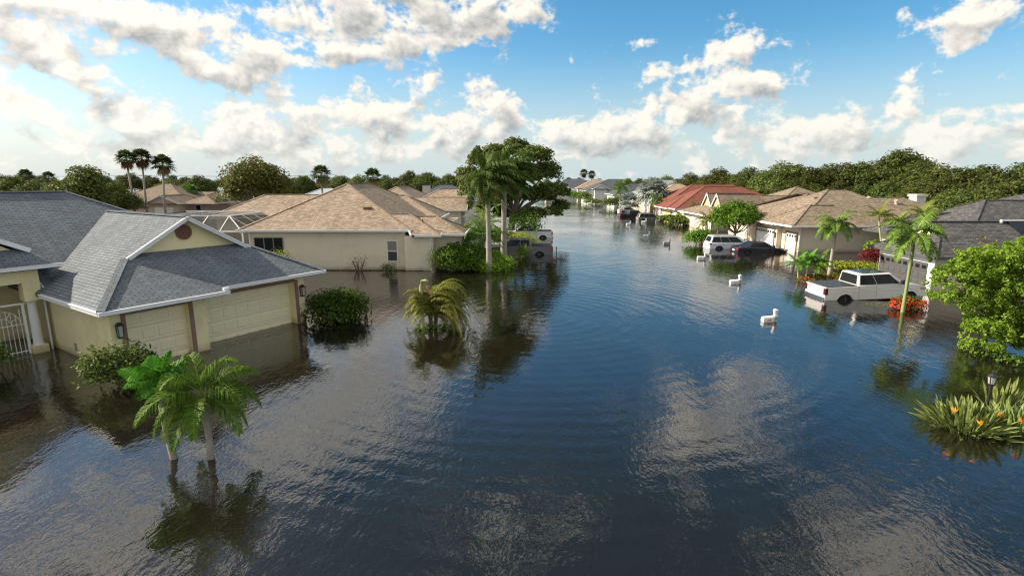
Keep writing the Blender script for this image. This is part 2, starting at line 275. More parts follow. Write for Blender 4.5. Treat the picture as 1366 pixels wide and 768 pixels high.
# ------------------------------------------------------------------ mesh helpers
ROOT = {}
def tag(o, label=None, cat=None, group=None, kind=None):
    if label: o['label'] = label
    if cat: o['category'] = cat
    if group: o['group'] = group
    if kind: o['kind'] = kind
    return o
def thing(name, label, cat, loc=(0, 0, 0), rotz=0.0, group=None, world=False):
    o = bpy.data.objects.new(name, None); col.objects.link(o); o.empty_display_size = .3
    o.location = loc; o.rotation_euler = (0, 0, rotz); ROOT[o.name] = Vector(loc) if world else Vector((0, 0, 0))
    return tag(o, label, cat, group)
def copy_tree(o, parent=None):
    c = o.copy(); col.objects.link(c); c.parent = parent; ROOT[c.name] = ROOT.get(o.name, Vector())
    for ch in [x for x in o.children]: copy_tree(ch, c)
    return c
def link_mesh(name, me, m, parent):
    o = bpy.data.objects.new(name, me); col.objects.link(o)
    me.materials.append(MT[m] if isinstance(m, str) else m)
    if parent is not None: o.parent = parent; ROOT[o.name] = ROOT.get(parent.name, Vector())
    return o
class MB:
    def __init__(s): s.v = []; s.f = []
    def poly(s, pts):
        i = len(s.v); s.v += [tuple(p) for p in pts]; s.f.append(tuple(range(i, i + len(pts)))); return s
    def solid(s, v, f):
        i = len(s.v); s.v += [tuple(p) for p in v]; s.f += [tuple(a + i for a in q) for q in f]; return s
    def box(s, x0, y0, z0, x1, y1, z1):
        v = [(x0, y0, z0), (x1, y0, z0), (x1, y1, z0), (x0, y1, z0), (x0, y0, z1), (x1, y0, z1), (x1, y1, z1), (x0, y1, z1)]
        return s.solid(v, [(0, 3, 2, 1), (4, 5, 6, 7), (0, 1, 5, 4), (1, 2, 6, 5), (2, 3, 7, 6), (3, 0, 4, 7)])
    def bar(s, a, b, w, h, up=(0, 0, 1)):          # a rectangular bar from a to b
        a, b = Vector(a), Vector(b); d = (b - a).normalized(); u = Vector(up)
        sd_ = d.cross(u); sd_ = sd_.normalized() if sd_.length > 1e-5 else Vector((1, 0, 0)); u = sd_.cross(d).normalized()
        v = [p + sd_ * i * w / 2 + u * j * h / 2 for p in (a, b) for i, j in ((-1, -1), (1, -1), (1, 1), (-1, 1))]
        return s.solid(v, [(0, 1, 2, 3), (7, 6, 5, 4), (0, 4, 5, 1), (1, 5, 6, 2), (2, 6, 7, 3), (3, 7, 4, 0)])
    def tube(s, pts, rad, n=8, cap=True):
        pts = [Vector(p) for p in pts]; rad = [rad] * len(pts) if isinstance(rad, (int, float)) else rad
        i0 = len(s.v); ref = Vector((.31, .17, .93)) if abs((pts[-1] - pts[0]).normalized().z) < .9 else Vector((1, .1, 0))
        for k, p in enumerate(pts):
            d = (pts[min(k + 1, len(pts) - 1)] - pts[max(k - 1, 0)]).normalized(); a = d.cross(ref).normalized(); b = d.cross(a)
            for j in range(n):
                t = 2 * math.pi * j / n; q = p + (a * math.cos(t) + b * math.sin(t)) * rad[k]; s.v.append(tuple(q))
        for k in range(len(pts) - 1):
            for j in range(n):
                s.f.append((i0 + k * n + j, i0 + k * n + (j + 1) % n, i0 + (k + 1) * n + (j + 1) % n, i0 + (k + 1) * n + j))
        if cap:
            s.f.append(tuple(i0 + j for j in range(n))[::-1]); s.f.append(tuple(i0 + (len(pts) - 1) * n + j for j in range(n)))
        return s
    def lathe(s, prof, c=(0, 0, 0), n=20, axis='z'):
        i0 = len(s.v)
        for r, h in prof:
            for j in range(n):
                t = 2 * math.pi * j / n; a, b = r * math.cos(t), r * math.sin(t)
                s.v.append((c[0] + a, c[1] + b, c[2] + h) if axis == 'z' else ((c[0] + a, c[1] + h, c[2] + b) if axis == 'y' else (c[0] + h, c[1] + a, c[2] + b)))
        for k in range(len(prof) - 1):
            for j in range(n): s.f.append((i0 + k * n + j, i0 + k * n + (j + 1) % n, i0 + (k + 1) * n + (j + 1) % n, i0 + (k + 1) * n + j))
        s.f.append(tuple(i0 + j for j in range(n))[::-1]); s.f.append(tuple(i0 + (len(prof) - 1) * n + j for j in range(n)))
        return s
    def build(s, name, m, parent=None, bevel=0.0, smooth=False, seg=2):
        off = ROOT.get(parent.name, Vector()) if parent is not None else Vector()
        me = bpy.data.meshes.new(name); me.from_pydata([(a - off.x, b - off.y, c - off.z) for a, b, c in s.v], [], s.f); me.update()
        uv = me.uv_layers.new(name='UVMap').data
        for p in me.polygons:
            n = p.normal; h = Vector((0, 0, 1)).cross(n)
            h = h.normalized() if h.length > 1e-4 else Vector((1, 0, 0)); u = n.cross(h)
            for li in p.loop_indices:
                q = me.vertices[me.loops[li].vertex_index].co; uv[li].uv = (q.dot(h), q.dot(u))
        o = link_mesh(name, me, m, parent)
        if bevel:
            import bmesh
            bm = bmesh.new(); bm.from_mesh(me); bmesh.ops.remove_doubles(bm, verts=bm.verts, dist=1e-5); bmesh.ops.recalc_face_normals(bm, faces=bm.faces); bm.to_mesh(me); bm.free()
            b = o.modifiers.new('bevel', 'BEVEL'); b.width = bevel; b.segments = seg; b.limit_method = 'ANGLE'; b.angle_limit = R(28); b.harden_normals = smooth
        if smooth:
            me.polygons.foreach_set('use_smooth', [True] * len(me.polygons))
        return o
def np_mesh(name, V, k, m, parent):               # V: (n*k,3) vertices, each run of k is one face
    n = len(V) // k; me = bpy.data.meshes.new(name)
    me.vertices.add(len(V)); me.vertices.foreach_set('co', np.ascontiguousarray(V, dtype=np.float32).ravel())
    me.loops.add(n * k); me.loops.foreach_set('vertex_index', np.arange(n * k, dtype=np.int32))
    me.polygons.add(n); me.polygons.foreach_set('loop_start', np.arange(0, n * k, k, dtype=np.int32)); me.polygons.foreach_set('loop_total', np.full(n, k, dtype=np.int32))
    me.update(calc_edges=True)
    return link_mesh(name, me, m, parent)

# ------------------------------------------------------------------ foliage helpers
def unit(a): return a / np.maximum(np.linalg.norm(a, axis=-1, keepdims=True), 1e-9)
def leaves(name, C, Nn, size, m, parent, aspect=.5, fold=.12):   # one diamond leaf per centre
    n = len(C); r = unit(rng.normal(size=(n, 3))); Nn = unit(Nn)
    t = unit(np.cross(Nn, r)); b = np.cross(Nn, t); s = size[:, None]
    tip = C + t * s * .55; base = C - t * s * .45; w = b * s * aspect * .5; up = Nn * s * fold
    V = np.stack([base, C + w + up, tip - up * .8, C - w + up], 1).reshape(-1, 3)
    return np_mesh(name, V, 4, m, parent)
def lobe_points(lobes, n, inner=.55, up=.35, scatter=.55):
    L = np.array(lobes, float); w = L[:, 3] * L[:, 4] + L[:, 3] * L[:, 5]; k = rng.choice(len(L), n, p=w / w.sum())
    d = unit(rng.normal(size=(n, 3))); d[:, 2] = np.where(d[:, 2] < -.35, -d[:, 2], d[:, 2])
    rr = inner + (1.04 - inner) * rng.random(n) ** .5
    rr *= 1 + .13 * np.sin(7 * d[:, 0] + 3 * k) * np.cos(6 * d[:, 1] + k) + .08 * np.sin(13 * d[:, 2] + 5 * d[:, 0] + k)
    P = L[k, :3] + d * rr[:, None] * L[k, 3:6]
    far = rng.random(n) < .10; P[far] = L[k[far], :3] + d[far] * L[k[far], 3:6] * (1.02 + .22 * rng.random(far.sum()))[:, None]
    return P, unit(d + rng.normal(size=(n, 3)) * scatter + np.array([0, 0, up]))
def crown(name, lobes, n, size, m, parent, aspect=.55, inner=.55, svar=.4):
    P, Nn = lobe_points(lobes, n, inner); return leaves(name, P, Nn, size * (1 - svar / 2 + svar * rng.random(n)), m, parent, aspect)
def shrub(name, label, cat, loc, rx, ry, h, n, size, m, lobes=6, group=None, zb=-.3, stems=5, inner=.5, aspect=.5):
    t = thing(name, label, cat, (loc[0], loc[1], 0), random.random() * 6, group)
    L = []
    for i in range(lobes):
        a = 2 * math.pi * i / lobes + random.uniform(-.3, .3); q = random.uniform(.35, .6)
        L.append((math.cos(a) * rx * q, math.sin(a) * ry * q, zb + (h - zb) * random.uniform(.42, .6), rx * .52, ry * .52, (h - zb) * .42))
    L.append((0, 0, zb + (h - zb) * .6, rx * .6, ry * .6, (h - zb) * .42))
    crown('foliage', L, n, size, m, t, aspect, inner)
    b = MB()
    for i in range(stems):
        a = random.uniform(0, 6.28); e = Vector((math.cos(a) * rx * .5, math.sin(a) * ry * .5, h * .6))
        b.tube([(e.x * .15, e.y * .15, -.8), (e.x * .4, e.y * .4, 0), e], [.035, .03, .012], 5)
    b.build('stems', 'bark', t); return t
def tree(name, label, h, w, n, size, m, group=None, trunk_h=None, loc=(0, 0), lobes=9, tr=.28, airy=.5, flat=.75, spread=1.0):
    t = thing(name, label, 'tree', (loc[0], loc[1], 0), 0, group); th = trunk_h or h * .32
    L = []; b = MB(); lean = Vector((random.uniform(-.4, .4), random.uniform(-.4, .4), 0))
    top = Vector((lean.x, lean.y, th)); b.tube([(0, 0, -.8), (lean.x * .4, lean.y * .4, th * .5), top, top + Vector((0, 0, h * .35))], [tr * 1.25, tr, tr * .75, tr * .25], 8)
    for i in range(lobes):
        a = 2 * math.pi * (i * .618) + random.uniform(-.35, .35); q = .5 * w * (.28 + .42 * ((i + .5) / lobes) ** .5) * spread
        z = th + (h - th) * (.22 + .56 * random.random() * (1 - .45 * q / (w * .5))); r = w * random.uniform(.17, .25)
        c = Vector((math.cos(a) * q + lean.x, math.sin(a) * q + lean.y, z)); L.append((c.x, c.y, c.z, r, r, r * flat))
        mid = top.lerp(c, .5) + Vector((0, 0, -.06 * h)); b.tube([top, mid, c], [tr * .45, tr * .3, tr * .12], 6)
    L.append((lean.x, lean.y, h - w * .17, w * .2, w * .2, w * .17)); L.append((lean.x, lean.y, th + (h - th) * .5, w * .26, w * .26, (h - th) * .34))
    b.build('trunk', 'bark', t); crown('crown', L, n, size, m, t, .6, airy)
    return t
def frond(P, az, el, length, droop, nl=30, ll=.6, lw=.05, wind=(0, 0, 0), V=None, tri=None, hang=.45, bare=.12, seg=14, fwd=.5):
    """points of one feather frond: returns rachis points; leaflets are appended to V (triangles)"""
    p = Vector(P); d = Vector((math.cos(az) * math.cos(el), math.sin(az) * math.cos(el), math.sin(el))); pts = [p.copy()]; st = length / seg; w = Vector(wind)
    for i in range(seg):
        d = (d + Vector((0, 0, -droop)) * (st * (.5 + i / seg)) + w * st).normalized(); p = p + d * st; pts.append(p.copy())
    for i in range(nl):
        f = bare + (1 - bare) * (i + .5) / nl; x = f * seg; k = min(int(x), seg - 1); q = pts[k].lerp(pts[k + 1], x - k); dd = (pts[k + 1] - pts[k]).normalized()
        sd_ = dd.cross(Vector((0, 0, 1))); sd_ = sd_.normalized() if sd_.length > .05 else Vector((math.sin(az), -math.cos(az), 0)); upv = sd_.cross(dd)
        prof = (math.sin(math.pi * min(1, .12 + .88 * f) ** .8) * .85 + .25) * ll
        for sgn in (-1, 1):
            lv = prof * random.uniform(.85, 1.1); j = Vector((random.uniform(-.22, .22), random.uniform(-.22, .22), random.uniform(-.22, .22)))
            di = (sd_ * sgn + dd * fwd + upv * .22 + j + w * .8).normalized(); mid = q + di * lv * .5; end = mid + (di + Vector((0, 0, -hang * 2)) + w * .6).normalized() * lv * .5
            a = dd * lw * .5
            V += [tuple(q - a * .6), tuple(mid - a), tuple(mid + a), tuple(q + a * .6)]; V += [tuple(mid - a), tuple(end - a * .12), tuple(end + a * .12), tuple(mid + a)]
    return pts
def feather_palm(name, label, base, top, tr, nfr, flen, m, group=None, ll=.6, lw=.06, droop=.5, nl=34, wind=(0, 0, 0), shaft=0.0, els=(-.35, 1.35), hang=.45, dead=0, trunk_mat='palm_bark', bend=None, seed=0, fwd=.5, trunks=None):
    random.seed(seed)
    t = thing(name, label, 'palm tree', (base[0], base[1], 0), 0, group)
    for (bx, by, tp, r_) in (trunks or [(0, 0, Vector((top[0] - base[0], top[1] - base[1], top[2])), tr)]):
        tp = Vector(tp); b = MB(); pts = []; rad = []
        for i in range(11):
            f = i / 10; z = -.8 + f * (tp.z + .8); q = Vector((bx + (tp.x - bx) * f, by + (tp.y - by) * f, z))
            if bend: q += Vector(bend) * math.sin(math.pi * f)
            pts.append(q); rad.append(r_ * (1.28 - .45 * f + (.12 * math.sin(f * 9))))
        b.tube(pts, rad, 10); b.build('trunk', trunk_mat, t, smooth=True)
        if shaft:
            s_ = MB(); s_.tube([tp - Vector((0, 0, shaft * .1)), tp + Vector((0, 0, shaft * .4)), tp + Vector((0, 0, shaft))], [r_ * .95, r_ * .8, r_ * .4], 10); s_.build('crownshaft', 'green_stem', t, smooth=True)
        c = tp + Vector((0, 0, shaft * .95)); V = []; rb = MB()
        for i in range(nfr):
            az = i * 2.39996 + random.uniform(-.25, .25); f = (i + .5) / nfr; el = els[1] + (els[0] - els[1]) * f ** .85 + random.uniform(-.1, .1)
            pts = frond(c, az, el, flen * random.uniform(.85, 1.08), droop * random.uniform(.8, 1.25), nl, ll, lw, wind, V, hang=hang, fwd=fwd)
            rb.tube(pts[::2], [lw * .45 * (1 - .85 * k / 7) for k in range(len(pts[::2]))], 4)
        np_mesh('fronds', np.array(V), 4, m, t); rb.build('frond_ribs', 'green_stem', t)
        if dead:
            V = []
            for i in range(dead): frond(c - Vector((0, 0, .2)), random.uniform(0, 6.28), -.7, flen * .6, droop * 1.5, 14, ll * .6, lw, wind, V, hang=.8)
            np_mesh('dead_fronds', np.array(V), 4, 'dead', t)
    return t
def fan_palm(name, label, base, h, cr, m='f_fan', group=None, nf=26, tr=.17, skirt=True, seg=13, seed=1, lean=(0, 0)):
    random.seed(seed)
    t = thing(name, label, 'palm tree', (base[0], base[1], 0), 0, group); top = Vector((lean[0], lean[1], h - cr * .75))
    b = MB(); b.tube([(0, 0, -.8), (lean[0] * .35, lean[1] * .35, h * .4), top], [tr * 1.4, tr, tr * .85], 8); b.build('trunk', 'palm_bark', t, smooth=True)
    def fans(n, e0, e1, r, V, sag):
        for i in range(n):
            az = i * 2.4 + random.uniform(-.2, .2); el = e0 + (e1 - e0) * (i / max(n - 1, 1)) + random.uniform(-.12, .12)
            d = Vector((math.cos(az) * math.cos(el), math.sin(az) * math.cos(el), math.sin(el))); c = top + d * r * .55 + Vector((0, 0, -sag * .3))
            s_ = d.cross(Vector((0, 0, 1))).normalized(); u = s_.cross(d)
            w = r * .012; V += [tuple(top + s_ * w), tuple(c + s_ * w), tuple(c - s_ * w), tuple(top - s_ * w)]
            for k in range(seg):
                a = (k / (seg - 1) - .5) * 3.9; L_ = r * .6 * (1 - .18 * abs(a) / 2); q = d * math.cos(a) + s_ * math.sin(a)
                e = c + q * L_ + Vector((0, 0, -sag * (.25 + random.random() * .3))) + u * .1 * r * (random.random() - .3); mid = c + q * L_ * .55; n2 = (s_ * math.cos(a) - d * math.sin(a)) * r * .055
                V += [tuple(c), tuple(mid - n2), tuple(e), tuple(mid + n2)]
    V = []; fans(nf, 1.35, -.45, cr, V, cr * .5); np_mesh('fronds', np.array(V), 4, m, t)
    if skirt:
        V = []; fans(12, -.7, -1.25, cr * .8, V, cr * .6); np_mesh('dead_fronds', np.array(V), 4, 'dead', t)
    return t

# ------------------------------------------------------------------ the setting
g = MB(); g.poly([(-1500, -300, -.9), (1500, -300, -.9), (1500, 3000, -.9), (-1500, 3000, -.9)]); tag(g.build('ground', 'soil'), kind='structure')
w = MB(); w.poly([(-1500, -300, 0), (1500, -300, 0), (1500, 3000, 0), (-1500, 3000, 0)]); tag(w.build('water', 'water'), kind='structure')

# ------------------------------------------------------------------ house helpers
def roof_block(p, x0, y0, x1, y1, ze, sl, axis='x', ends='hh', m='roof_brown', trim='trimblue', gut=True, wallm='beige', th=.16, name='roof', ov=.35, vs=0.0):
    """one hip or gable roof section; ends: h = hip, g = gable at the low / high end of its ridge"""
    T = (lambda a, b, z: (a, b, z)) if axis == 'x' else (lambda a, b, z: (b, a, z))
    if axis == 'y': x0, y0, x1, y1 = y0, x0, y1, x1
    hw = (y1 - y0) / 2; yc = (y0 + y1) / 2; zr = ze + sl * hw
    ra = x0 + (hw if ends[0] == 'h' else 0); rb = x1 - (hw if ends[1] == 'h' else 0)
    A, B, Cc, D = (x0 + vs, y0, ze), (x1, y0, ze), (x1, y1, ze), (x0 + vs, y1, ze); E1, E2 = (ra, yc, zr), (rb, yc, zr)
    fs = [[A, B, E2, E1], [Cc, D, E1, E2], [D, A, E1], [B, Cc, E2]]
    low = [(q[0], q[1], ze - th) for q in (A, B, Cc, D)]
    b = MB(); rev = axis == 'y'
    def add(f): f = [T(*q) for q in f]; b.poly(f[::-1] if rev else f)
    add(fs[0]); add(fs[1])
    if ends[0] == 'h': add(fs[2])
    if ends[0] == 'v': add([D, A, E1]); add([low[3], low[0], A, D])
    if ends[1] == 'h': add(fs[3])
    add(low[::-1])
    for i in range(4):
        q0, q1 = (A, B, Cc, D)[i], (A, B, Cc, D)[(i + 1) % 4]; add([low[i], low[(i + 1) % 4], q1, q0])
    ro = b.build(name, m, p)
    cap = MB()                                          # ridge and hip caps
    segs = [(E1, E2)] + ([(A, E1), (D, E1)] if ends[0] == 'h' else []) + ([(B, E2), (Cc, E2)] if ends[1] == 'h' else [])
    for a_, c_ in segs:
        if (Vector(a_) - Vector(c_)).length > .2: cap.bar(T(*a_), T(*c_), .26, .05)
    cap.build('ridge_cap', m, ro)
    if gut:
        gt = MB(); e = .004
        if axis: 
            for (q0, q1, dx, dy) in ((A, B, 0, -1), (Cc, D, 0, 1), (D, A, -1, 0), (B, Cc, 1, 0)):
                if (dx == -1 and ends[0] in 'gv') or (dx == 1 and ends[1] == 'g'): continue
                xs = sorted((q0[0], q1[0])); ys = sorted((q0[1], q1[1]))
                if dy: bx = (xs[0] - .1, min(ys[0] + dy * e, ys[0] + dy * .1), ze - .15, xs[1] + .1, max(ys[0] + dy * e, ys[0] + dy * .1), ze + .012)
                else: bx = (min(xs[0] + dx * e, xs[0] + dx * .1), ys[0], ze - .15, max(xs[0] + dx * e, xs[0] + dx * .1), ys[1], ze + .012)
                a_, c_ = T(bx[0], bx[1], bx[2]), T(bx[3], bx[4], bx[5]); gt.box(min(a_[0], c_[0]), min(a_[1], c_[1]), bx[2], max(a_[0], c_[0]), max(a_[1], c_[1]), bx[5])
        gt.build('gutter', trim, ro)
    for end, xe, E_, sgn in (('g' if ends[0] == 'g' else '', x0, E1, 1), ('g' if ends[1] == 'g' else '', x1, E2, -1)):
        if end:
            q = xe + sgn * ov; gw = MB(); k = .12
            gw.poly([T(q, y0 + k, ze), T(q, y1 - k, ze), T(q, yc, zr - k * sl)]); gw.poly([T(q + sgn * .1, y0 + k, ze), T(q + sgn * .1, y1 - k, ze), T(q + sgn * .1, yc, zr - k * sl)]); gw.build('gable_wall', wallm, ro)
            rk = MB()
            for yy in (y0, y1): rk.bar(T(xe - sgn * .02, yy, ze - .07), T(xe - sgn * .02, yc, zr - .07), .05, .2, up=T(sgn, 0, 0) if False else (0, 0, 1))
            rk.build('rake_board', trim, ro)
    return ro
def walls(p, x0, y0, x1, y1, z1, m, name='wall'): return MB().box(x0, y0, -.85, x1, y1, z1).build(name, m, p)
def window(p, pos, u, wdt, z0, z1, frame='white', pane='glass', mull=1, name='window', rail=True, d=.05):
    """pos: lower centre on the wall; u: unit vector along the wall, seen from outside left to right"""
    pos = Vector(pos); u = Vector(u); n = u.cross(Vector((0, 0, 1))); f = MB(); t = .07
    def B(mb, a0, a1, b0, b1, d0, d1):
        v = [pos + u * a + Vector((0, 0, b)) + n * dd for dd in (d0, d1) for a, b in ((a0, b0), (a1, b0), (a1, b1), (a0, b1))]
        mb.solid(v, [(0, 3, 2, 1), (4, 5, 6, 7), (0, 1, 5, 4), (1, 2, 6, 5), (2, 3, 7, 6), (3, 0, 4, 7)])
    h = wdt / 2; B(f, -h - t, -h, z0 - t, z1 + t, .004, d); B(f, h, h + t, z0 - t, z1 + t, .004, d); B(f, -h, h, z1, z1 + t, .004, d); B(f, -h, h, z0 - t, z0, .004, d + .02)
    for i in range(1, mull): a = -h + wdt * i / mull; B(f, a - .025, a + .025, z0, z1, .006, d - .01)
    if rail: B(f, -h, h, (z0 + z1) / 2 - .03, (z0 + z1) / 2 + .03, .007, d - .012)
    fo = f.build(name, frame, p); g_ = MB(); B(g_, -h, h, z0, z1, .002, .02); g_.build('pane', pane, fo); return fo
def garage_door(p, pos, u, wdt, h, m='white', cols=8, rows=4, lites=False, z0=-.4, casing=None, name='garage_door', depth=.05):
    pos = Vector(pos); u = Vector(u); n = u.cross(Vector((0, 0, 1))); b = MB()
    def B(mb, a0, a1, b0, b1, d0, d1, bev=0.0):
        v = [pos + u * a + Vector((0, 0, b_)) + n * dd for dd, s_ in ((d0, 0), (d1, bev)) for a, b_ in ((a0 + s_, b0 + s_), (a1 - s_, b0 + s_), (a1 - s_, b1 - s_), (a0 + s_, b1 - s_))]
        mb.solid(v, [(0, 3, 2, 1), (4, 5, 6, 7), (0, 1, 5, 4), (1, 2, 6, 5), (2, 3, 7, 6), (3, 0, 4, 7)])
    rh = (h - z0) / rows
    for r in range(rows):
        B(b, -wdt / 2, wdt / 2, z0 + r * rh + .006, z0 + (r + 1) * rh - .006, .004, depth)
        for c in range(cols):
            if lites and r == rows - 1: continue
            a = -wdt / 2 + (c + .5) * wdt / cols; B(b, a - wdt / cols * .41, a + wdt / cols * .41, z0 + r * rh + rh * .18, z0 + (r + 1) * rh - rh * .18, depth - .002, depth + .032, .03)
    o = b.build(name, m, p)
    if lites:
        for c in range(cols):
            l = MB(); a = -wdt / 2 + (c + .5) * wdt / cols; B(l, a - wdt / cols * .33, a + wdt / cols * .33, h - rh * .72, h - rh * .28, depth, depth + .008); l.build('door_window', 'glass', o)
    if casing:
        c = MB(); B(c, -wdt / 2 - .13, -wdt / 2 - .01, -.85, h + .14, .003, .09); B(c, wdt / 2 + .01, wdt / 2 + .13, -.85, h + .14, .003, .09); B(c, -wdt / 2 - .01, wdt / 2 + .01, h + .01, h + .14, .003, .09); c.build('door_casing', casing, p)
    return o
def wall_lantern(p, pos, u, h=.52):
    pos = Vector(pos); u = Vector(u); n = u.cross(Vector((0, 0, 1))); b = MB(); c = pos + n * .13
    a = u * .09; q = n * .09
    for z, s_, t_ in ((.0, .8, .04), (h - .1, 1.15, .05), (h - .04, .6, .06)):
        b.solid([c + a * i * s_ + q * j * s_ + Vector((0, 0, z + k)) for k in (0, t_) for i, j in ((-1, -1), (1, -1), (1, 1), (-1, 1))], [(0, 3, 2, 1), (4, 5, 6, 7), (0, 1, 5, 4), (1, 2, 6, 5), (2, 3, 7, 6), (3, 0, 4, 7)])
    for i, j in ((-1, -1), (1, -1), (1, 1), (-1, 1)): b.bar(c + a * i * .8 + q * j * .8, c + a * i + q * j + Vector((0, 0, h - .1)), .022, .022, up=tuple(u))
    b.bar(pos + n * .006 + Vector((0, 0, .1)), pos + n * .006 + Vector((0, 0, .42)), .10, .02, up=tuple(n)); b.bar(pos + Vector((0, 0, .3)), c + Vector((0, 0, .3)), .03, .03)
    o = b.build('wall_lantern', 'black', p)
    g_ = MB(); s_ = .74; g_.solid([c + a * i * s_ + q * j * s_ + Vector((0, 0, z)) for z in (.05, h - .11) for i, j in ((-1, -1), (1, -1), (1, 1), (-1, 1))], [(0, 3, 2, 1), (4, 5, 6, 7), (0, 1, 5, 4), (1, 2, 6, 5), (2, 3, 7, 6), (3, 0, 4, 7)])
    g_.build('lantern_glass', 'clear', o); return o

# ================================================================== HOUSES
# ---- blue-roofed house with two garage doors, near left (local x runs along its front, y into the house)
def blue_house():
    p = thing('yellow_house', 'yellow stucco house with blue grey shingle roof and two cream garage doors standing in water', 'house', (-14.15, 17.82, 0), R(57))
    # garage walls
    b = MB(); b.box(.5, .85, -.85, .72, 9, 2.42).box(.72, .85, -.85, 1.0, 1.25, 2.42).box(3.25, .85, -.85, 3.93, 1.95, 2.42).box(8.48, 1.35, -.85, 9.0, 1.95, 2.42).box(8.8, 1.95, -.85, 9.0, 9, 2.42)
    b.box(1.0, .85, 2.14, 3.25, 1.25, 2.42).box(3.93, 1.35, 2.14, 8.48, 1.95, 2.42); b.build('garage_wall', 'yellow', p)
    b = MB(); b.box(-13.4, 6.5, -.85, -5.0, 19.8, 2.42).box(1.0, 9.05, -.85, 10.4, 19.8, 2.42).box(-5.0, 9.6, -.85, .5, 19.8, 3.4).box(.28, 9.0, -.85, .98, 9.6, 2.42); b.build('main_wall', 'yellow', p)
    garage_door(p, (2.125, 1.22, 0), (1, 0, 0), 2.25, 2.14, 'door_yellow', 4, 4)
    garage_door(p, (6.205, 1.88, 0), (1, 0, 0), 4.55, 2.14, 'door_yellow', 8, 4)
    t = MB(); t.box(.86, .79, -.85, 1.0, .846, 2.2).box(3.25, .79, -.85, 3.40, .846, 2.2).box(1.0, .79, 2.12, 3.25, .846, 2.25); t.build('door_trim', 'mauve', p)
    t = MB(); t.box(8.48, 1.29, -.85, 8.63, 1.346, 2.2).box(3.95, 1.29, 2.12, 8.48, 1.346, 2.25); t.build('door_trim', 'mauve', p)
    wall_lantern(p, (.745, .85, 1.32), (1, 0, 0), .56); wall_lantern(p, (8.82, 1.35, 1.35), (1, 0, 0), .56)
    # garage roof: hip skirt below a gable
    b = MB(); e = .004
    b.poly([(0, 0, 2.53), (4.4, 0, 2.53), (4.4, 3.6, 4.0), (2.42, 3.6, 4.0)]); b.poly([(4.4, .5, 2.62), (9.55, .5, 2.62), (7.45, 3.6, 4.0), (4.4, 3.6, 4.0)]); b.poly([(4.4, 0, 2.53), (4.4, .5, 2.62), (4.4, 3.6, 4.0)])
    b.poly([(0, 0, 2.53), (2.42, 3.6, 4.0), (2.18, 3.2, 3.86), (4.75, 3.2, 5.43), (4.75, 12, 5.43), (0, 12, 2.53)])
    b.poly([(9.55, .5, 2.62), (9.55, 12, 2.62), (4.75, 12, 5.43), (4.75, 3.2, 5.43), (7.55, 3.2, 3.79), (7.45, 3.6, 4.0)])
    for q0, q1 in (((0, 0, 2.53), (4.4, 0, 2.53)), ((4.4, .5, 2.62), (9.55, .5, 2.62)), ((9.55, .5, 2.62), (9.55, 12, 2.62)), ((0, 12, 2.53), (0, 0, 2.53))):
        b.poly([q0[:2] + (q0[2] - .17,), q1[:2] + (q1[2] - .17,), q1, q0])
    b.poly([(0, 0, 2.36), (0, 12, 2.36), (4.4, 12, 2.36), (4.4, 0, 2.36)]); b.poly([(4.4, .5, 2.45), (4.4, 12, 2.45), (9.55, 12, 2.45), (9.55, .5, 2.45)]); b.poly([(4.4, 0, 2.36), (4.4, .5, 2.36), (4.4, .5, 2.62), (4.4, 0, 2.53)])
    b.poly([(2.18, 3.2, 3.80), (4.75, 3.2, 5.37), (4.75, 3.6, 5.37), (2.18, 3.6, 3.80)]); b.poly([(7.55, 3.2, 3.73), (7.55, 3.6, 3.73), (4.75, 3.6, 5.37), (4.75, 3.2, 5.37)])
    r = b.build('garage_roof', 'roof_blue', p)
    c = MB(); c.bar((4.75, 3.2, 5.44), (4.75, 11.2, 5.44), .28, .05); c.bar((0, 0, 2.55), (2.18, 3.2, 3.88), .26, .05); c.bar((9.55, .5, 2.64), (7.5, 3.3, 3.88), .26, .05); c.build('ridge_cap', 'roof_blue', r)
    gw = MB(); gw.poly([(2.3, 3.58, 3.7), (7.55, 3.58, 3.7), (4.75, 3.58, 5.38)]); gw.poly([(2.3, 3.7, 3.7), (7.55, 3.7, 3.7), (4.75, 3.7, 5.38)]); gw.build('gable_wall', 'yellow', r)
    k = MB()
    k.bar((2.05, 3.17, 3.71), (4.75, 3.17, 5.36), .05, .17); k.bar((7.68, 3.17, 3.64), (4.75, 3.17, 5.36), .05, .17); k.bar((2.05, 3.14, 3.76), (4.75, 3.14, 5.41), .07, .06); k.bar((7.68, 3.14, 3.69), (4.75, 3.14, 5.41), .07, .06)
    k.build('rake_board', 'trimblue', r)
    v = MB(); v.lathe([(.34, 0), (.34, -.07), (.27, -.07), (.27, -.03), (.02, -.03)], (4.70, 3.575, 4.74), 24, 'y')
    for i in range(7):
        z = -.21 + i * .07; h = (.27 ** 2 - z * z) ** .5; v.box(4.70 - h, 3.505, 4.74 + z - .012, 4.70 + h, 3.54, 4.74 + z + .022)
    v.box(4.68, 3.5, 4.70, 4.72, 3.55, 4.70 + .02); v.build('gable_vent', 'brown', r)
    gt = MB()
    def gutter(x0, x1, y, z): gt.box(x0, y - .11, z - .13, x1, y - .004, z + .01); gt.box(x0, y - .13, z - .02, x1, y - .105, z + .016); gt.box(x0, y - .125, z - .075, x1, y - .108, z - .055)
    gutter(-.1, 4.5, 0, 2.53); gutter(4.42, 9.65, .5, 2.62); gt.box(4.30, -.02, 2.56, 4.52, .10, 2.66)
    gt.box(-.11, 0, 2.40, -.004, 5.5, 2.54); gt.box(-.13, 0, 2.51, -.105, 5.5, 2.546); gt.build('gutter', 'trimblue', r)
